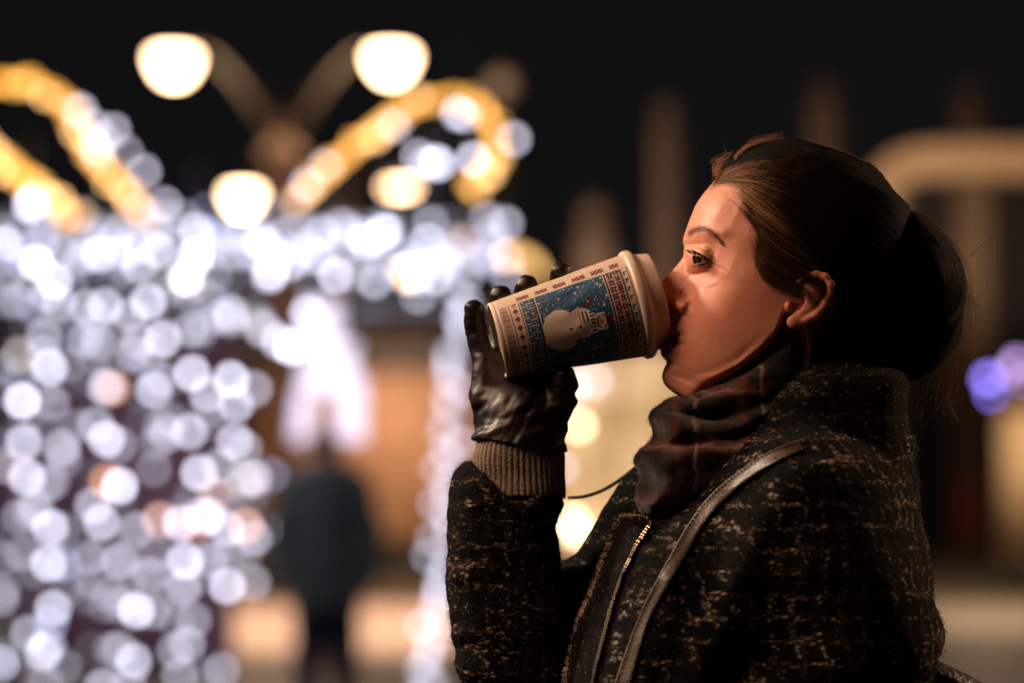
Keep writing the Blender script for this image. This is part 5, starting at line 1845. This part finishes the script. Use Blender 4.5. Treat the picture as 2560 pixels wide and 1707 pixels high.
NAa, NPh = 156, 360
Vv_, Ff, cc = [], [], []
prof_a = [LW * i / NAa for i in range(NAa + 1)]
for a in prof_a:
    r = rad(a)
    for k in range(NPh):
        ph = 2 * math.pi * k / NPh
        s_ = (ph if ph < math.pi else ph - 2 * math.pi) * 112
        # ph = 0 faces the camera, positive downwards; embossed waves on the sleeve
        emb = 0.9 * math.sin(s_ / 9.0 + 2.2 * math.sin(a / 34.0)) * (1 if 108 < a < 282 else 0) * max(0, math.sin((a - 108) / 174 * math.pi))
        rr = r + emb + (1.2 if 10 < a < 362 else 0)
        Vv_.append(c0 + axw * (a * sx) + (e2 * math.cos(ph) - e1 * math.sin(ph)) * (rr * sx))
for i in range(NAa):
    for k in range(NPh):
        l = (k + 1) % NPh
        Ff.append((i * NPh + k, i * NPh + l, (i + 1) * NPh + l, (i + 1) * NPh + k))
        ph = 2 * math.pi * (k + .5) / NPh
        ph = ph if ph < math.pi else ph - 2 * math.pi
        cc.append(stitch((i + .5) * LW / NAa, ph * 112))
me = mesh_np('sleeve', Vv_, Ff)
ca = me.color_attributes.new('print', 'FLOAT_COLOR', 'CORNER')
arr = np.ones((len(Ff), 4, 4), np.float32); arr[:, :, :3] = np.array(cc, np.float32)[:, None, :]
ca.data.foreach_set('color', arr.ravel())
m, nt, bs = node_mat('printed_paper')
at = nt.nodes.new('ShaderNodeAttribute'); at.attribute_name = 'print'
nz = nt.nodes.new('ShaderNodeTexNoise'); nz.inputs['Scale'].default_value = 220; nz.inputs['Detail'].default_value = 4
tc = nt.nodes.new('ShaderNodeTexCoord'); nt.links.new(tc.outputs['Object'], nz.inputs['Vector'])
mr = nt.nodes.new('ShaderNodeMapRange'); mr.inputs['To Min'].default_value = 0.82; mr.inputs['To Max'].default_value = 1.1
nt.links.new(nz.outputs['Fac'], mr.inputs['Value'])
mx = nt.nodes.new('ShaderNodeMix'); mx.data_type = 'RGBA'; mx.blend_type = 'MULTIPLY'; mx.inputs['Factor'].default_value = 1
nt.links.new(at.outputs['Color'], mx.inputs['A']); nt.links.new(mr.outputs['Result'], mx.inputs['B'])
nt.links.new(mx.outputs['Result'], bs.inputs['Base Color'])
setin(bs, Roughness=0.5)
link('sleeve', me, m, cup)
M_paper = plain('cream_paper', (0.66, 0.53, 0.41), 0.55, 0.05, 30)
M_lid = plain('lid_plastic', (0.68, 0.54, 0.42), 0.34, 0.04, 20)
S_ = lambda pr: [(r * sx, z * sx) for r, z in pr]
MB().lathe(S_([(5, 8), (84, 8), (88, 4), (89, -2), (93, -3), (94.5, 0), (94.8, 6), (94, 10), (90, 12)]), c0, 72, axw).build('base', M_paper, cup, True)
MB().lathe(S_([(126, 349), (134, 350.5), (137.2, 354), (138, 360), (137.6, 366), (135.5, 372), (130, 377), (124.5, 381), (122.5, 386),
               (121, 392), (118, 412), (116.5, 417), (112, 419), (108, 417), (105, 408), (40, 406), (4, 406)]), c0, 96, axw).build('lid', M_lid, cup, True)

# ================================================================== shoulder bag on its strap
bag = empty('shoulder_bag', F2.world(F2.at(2400, 1690, -150)))
tag(bag, 'brown leather shoulder bag with a long strap crossing the tweed coat', 'bag')
M_strap = plain('strap_leather', (0.075, 0.048, 0.03), 0.40, 0.14, 60, bump=0.14, bscale=420)
M_bag = plain('bag_leather', (0.035, 0.018, 0.01), 0.45, 0.25, 40, bump=0.3, bscale=200)
sl_ = spline([(2040, 1078), (1912, 1130), (1788, 1219), (1721, 1301), (1670, 1389), (1613, 1497), (1562, 1620), (1531, 1707), (1508, 1790)], 90)
sr_ = spline([(2052, 1104), (1935, 1160), (1860, 1208), (1809, 1254), (1757, 1317), (1716, 1389), (1630, 1538), (1598, 1641), (1580, 1707), (1560, 1790)], 90)
V, F = [], []
sl_ = sl_ + (sr_ - sl_) * 0.09; sr_ = sr_ - (sr_ - sl_) * 0.05
rows = 9
st_l = []
for i in range(90):
    row = []
    for j in range(rows):
        t = j / (rows - 1)
        uv = sl_[i] * (1 - t) + sr_[i] * t
        p, n = on_coat(uv[0], uv[1], 0.0)
        row.append((p, n))
    V.append(row)
# flatten the strap over the folds: smooth distance along it
Dm = np.array([[(p - CAMP).length if p is not None else np.nan for p, n in r] for r in V])
Dm = np.where(np.isnan(Dm), np.nanmedian(Dm), Dm)
for _ in range(30):
    pdm = np.pad(Dm, ((1, 1), (1, 1)), 'edge')
    Dm = np.minimum(Dm, (pdm[:-2, 1:-1] + pdm[2:, 1:-1] + pdm[1:-1, :-2] + pdm[1:-1, 2:]) / 4)
Vt = []
for lay, lift in ((0, 0.0042), (1, 0.0)):
    for i in range(90):
        for j in range(rows):
            t = j / (rows - 1)
            uv = sl_[i] * (1 - t) + sr_[i] * t
            d = (P(uv[0], uv[1], 2.0) - CAMP).normalized()
            edge = 0.0012 if j in (0, rows - 1) else 0
            sink = 0.012 * max(0, 1 - i / 9.0) ** 1.5       # slips under the collar at the top
            Vt.append(CAMP + d * (Dm[i, j] - (lift - edge if lay == 0 else -0.002) + sink))
n0 = 90 * rows
for i in range(89):
    for j in range(rows - 1):
        a, b, c, d = i * rows + j, i * rows + j + 1, (i + 1) * rows + j + 1, (i + 1) * rows + j
        F.append((a, d, c, b)); F.append((n0 + a, n0 + b, n0 + c, n0 + d))
    for j in (0, rows - 1):
        a, d = i * rows + j, (i + 1) * rows + j
        F.append((a, n0 + a, n0 + d, d) if j == 0 else (a, d, n0 + d, n0 + a))
strap = link('strap', mesh_np('strap', Vt, F), M_strap, bag)
stt = MB()
for j0, j1 in ((0, 1), (rows - 1, rows - 2)):
    for i in range(0, 88, 1):
        a = Vector(Vt[i * rows + j0]).lerp(Vector(Vt[i * rows + j1]), 0.75)
        b = Vector(Vt[(i + 1) * rows + j0]).lerp(Vector(Vt[(i + 1) * rows + j1]), 0.75)
        tc_ = (CAMP - a).normalized() * 0.0005
        stt.tube([a + tc_ * .2, a.lerp(b, .4) + tc_, a.lerp(b, .8) + tc_ * .2], 0.00045, 5)
stt.build('stitching', M_bag, strap, True)
bag_poly = [F2.at(u, v, -200)[:2] for u, v in [(2270, 1644), (2300, 1640), (2350, 1652), (2430, 1688), (2500, 1730), (2540, 1900), (2300, 1950), (2240, 1750)]]
solid('bag_body', lambda X, Y, Z: inflate(X, Y, Z, bag_poly, 90, 40, -170), (2180, 1560, -290), (2540, 1960, -60), 6, M_bag, bag, disp=lambda V: 3 * vnoise(V, 60))
# ---- unseen key lamp on the left, placed by the light on her, and two added spots
lamp('key_lamp', 'AREA', (-0.72, 1.74, 2.18), 11.5, (1, .60, .40), .6, (0.2, 2, 1.42))
lamp('street_lamp_or_fill', 'SPOT', (-2.6, 3.1, 3.4), 520, (1, .80, .61), .2, (0.2, 2, 1.55), spot_size=math.radians(40), spot_blend=0.6)  # added rim light on the forehead, standing in for the light box
lamp('street_lamp_or_fill', 'SPOT', (2.7, 3.0, 2.5), 220, (1, .60, .36), .2, (0.38, 2, 1.5), spot_size=math.radians(35), spot_blend=0.6)  # added back light for the loose hair and the coat's right edge
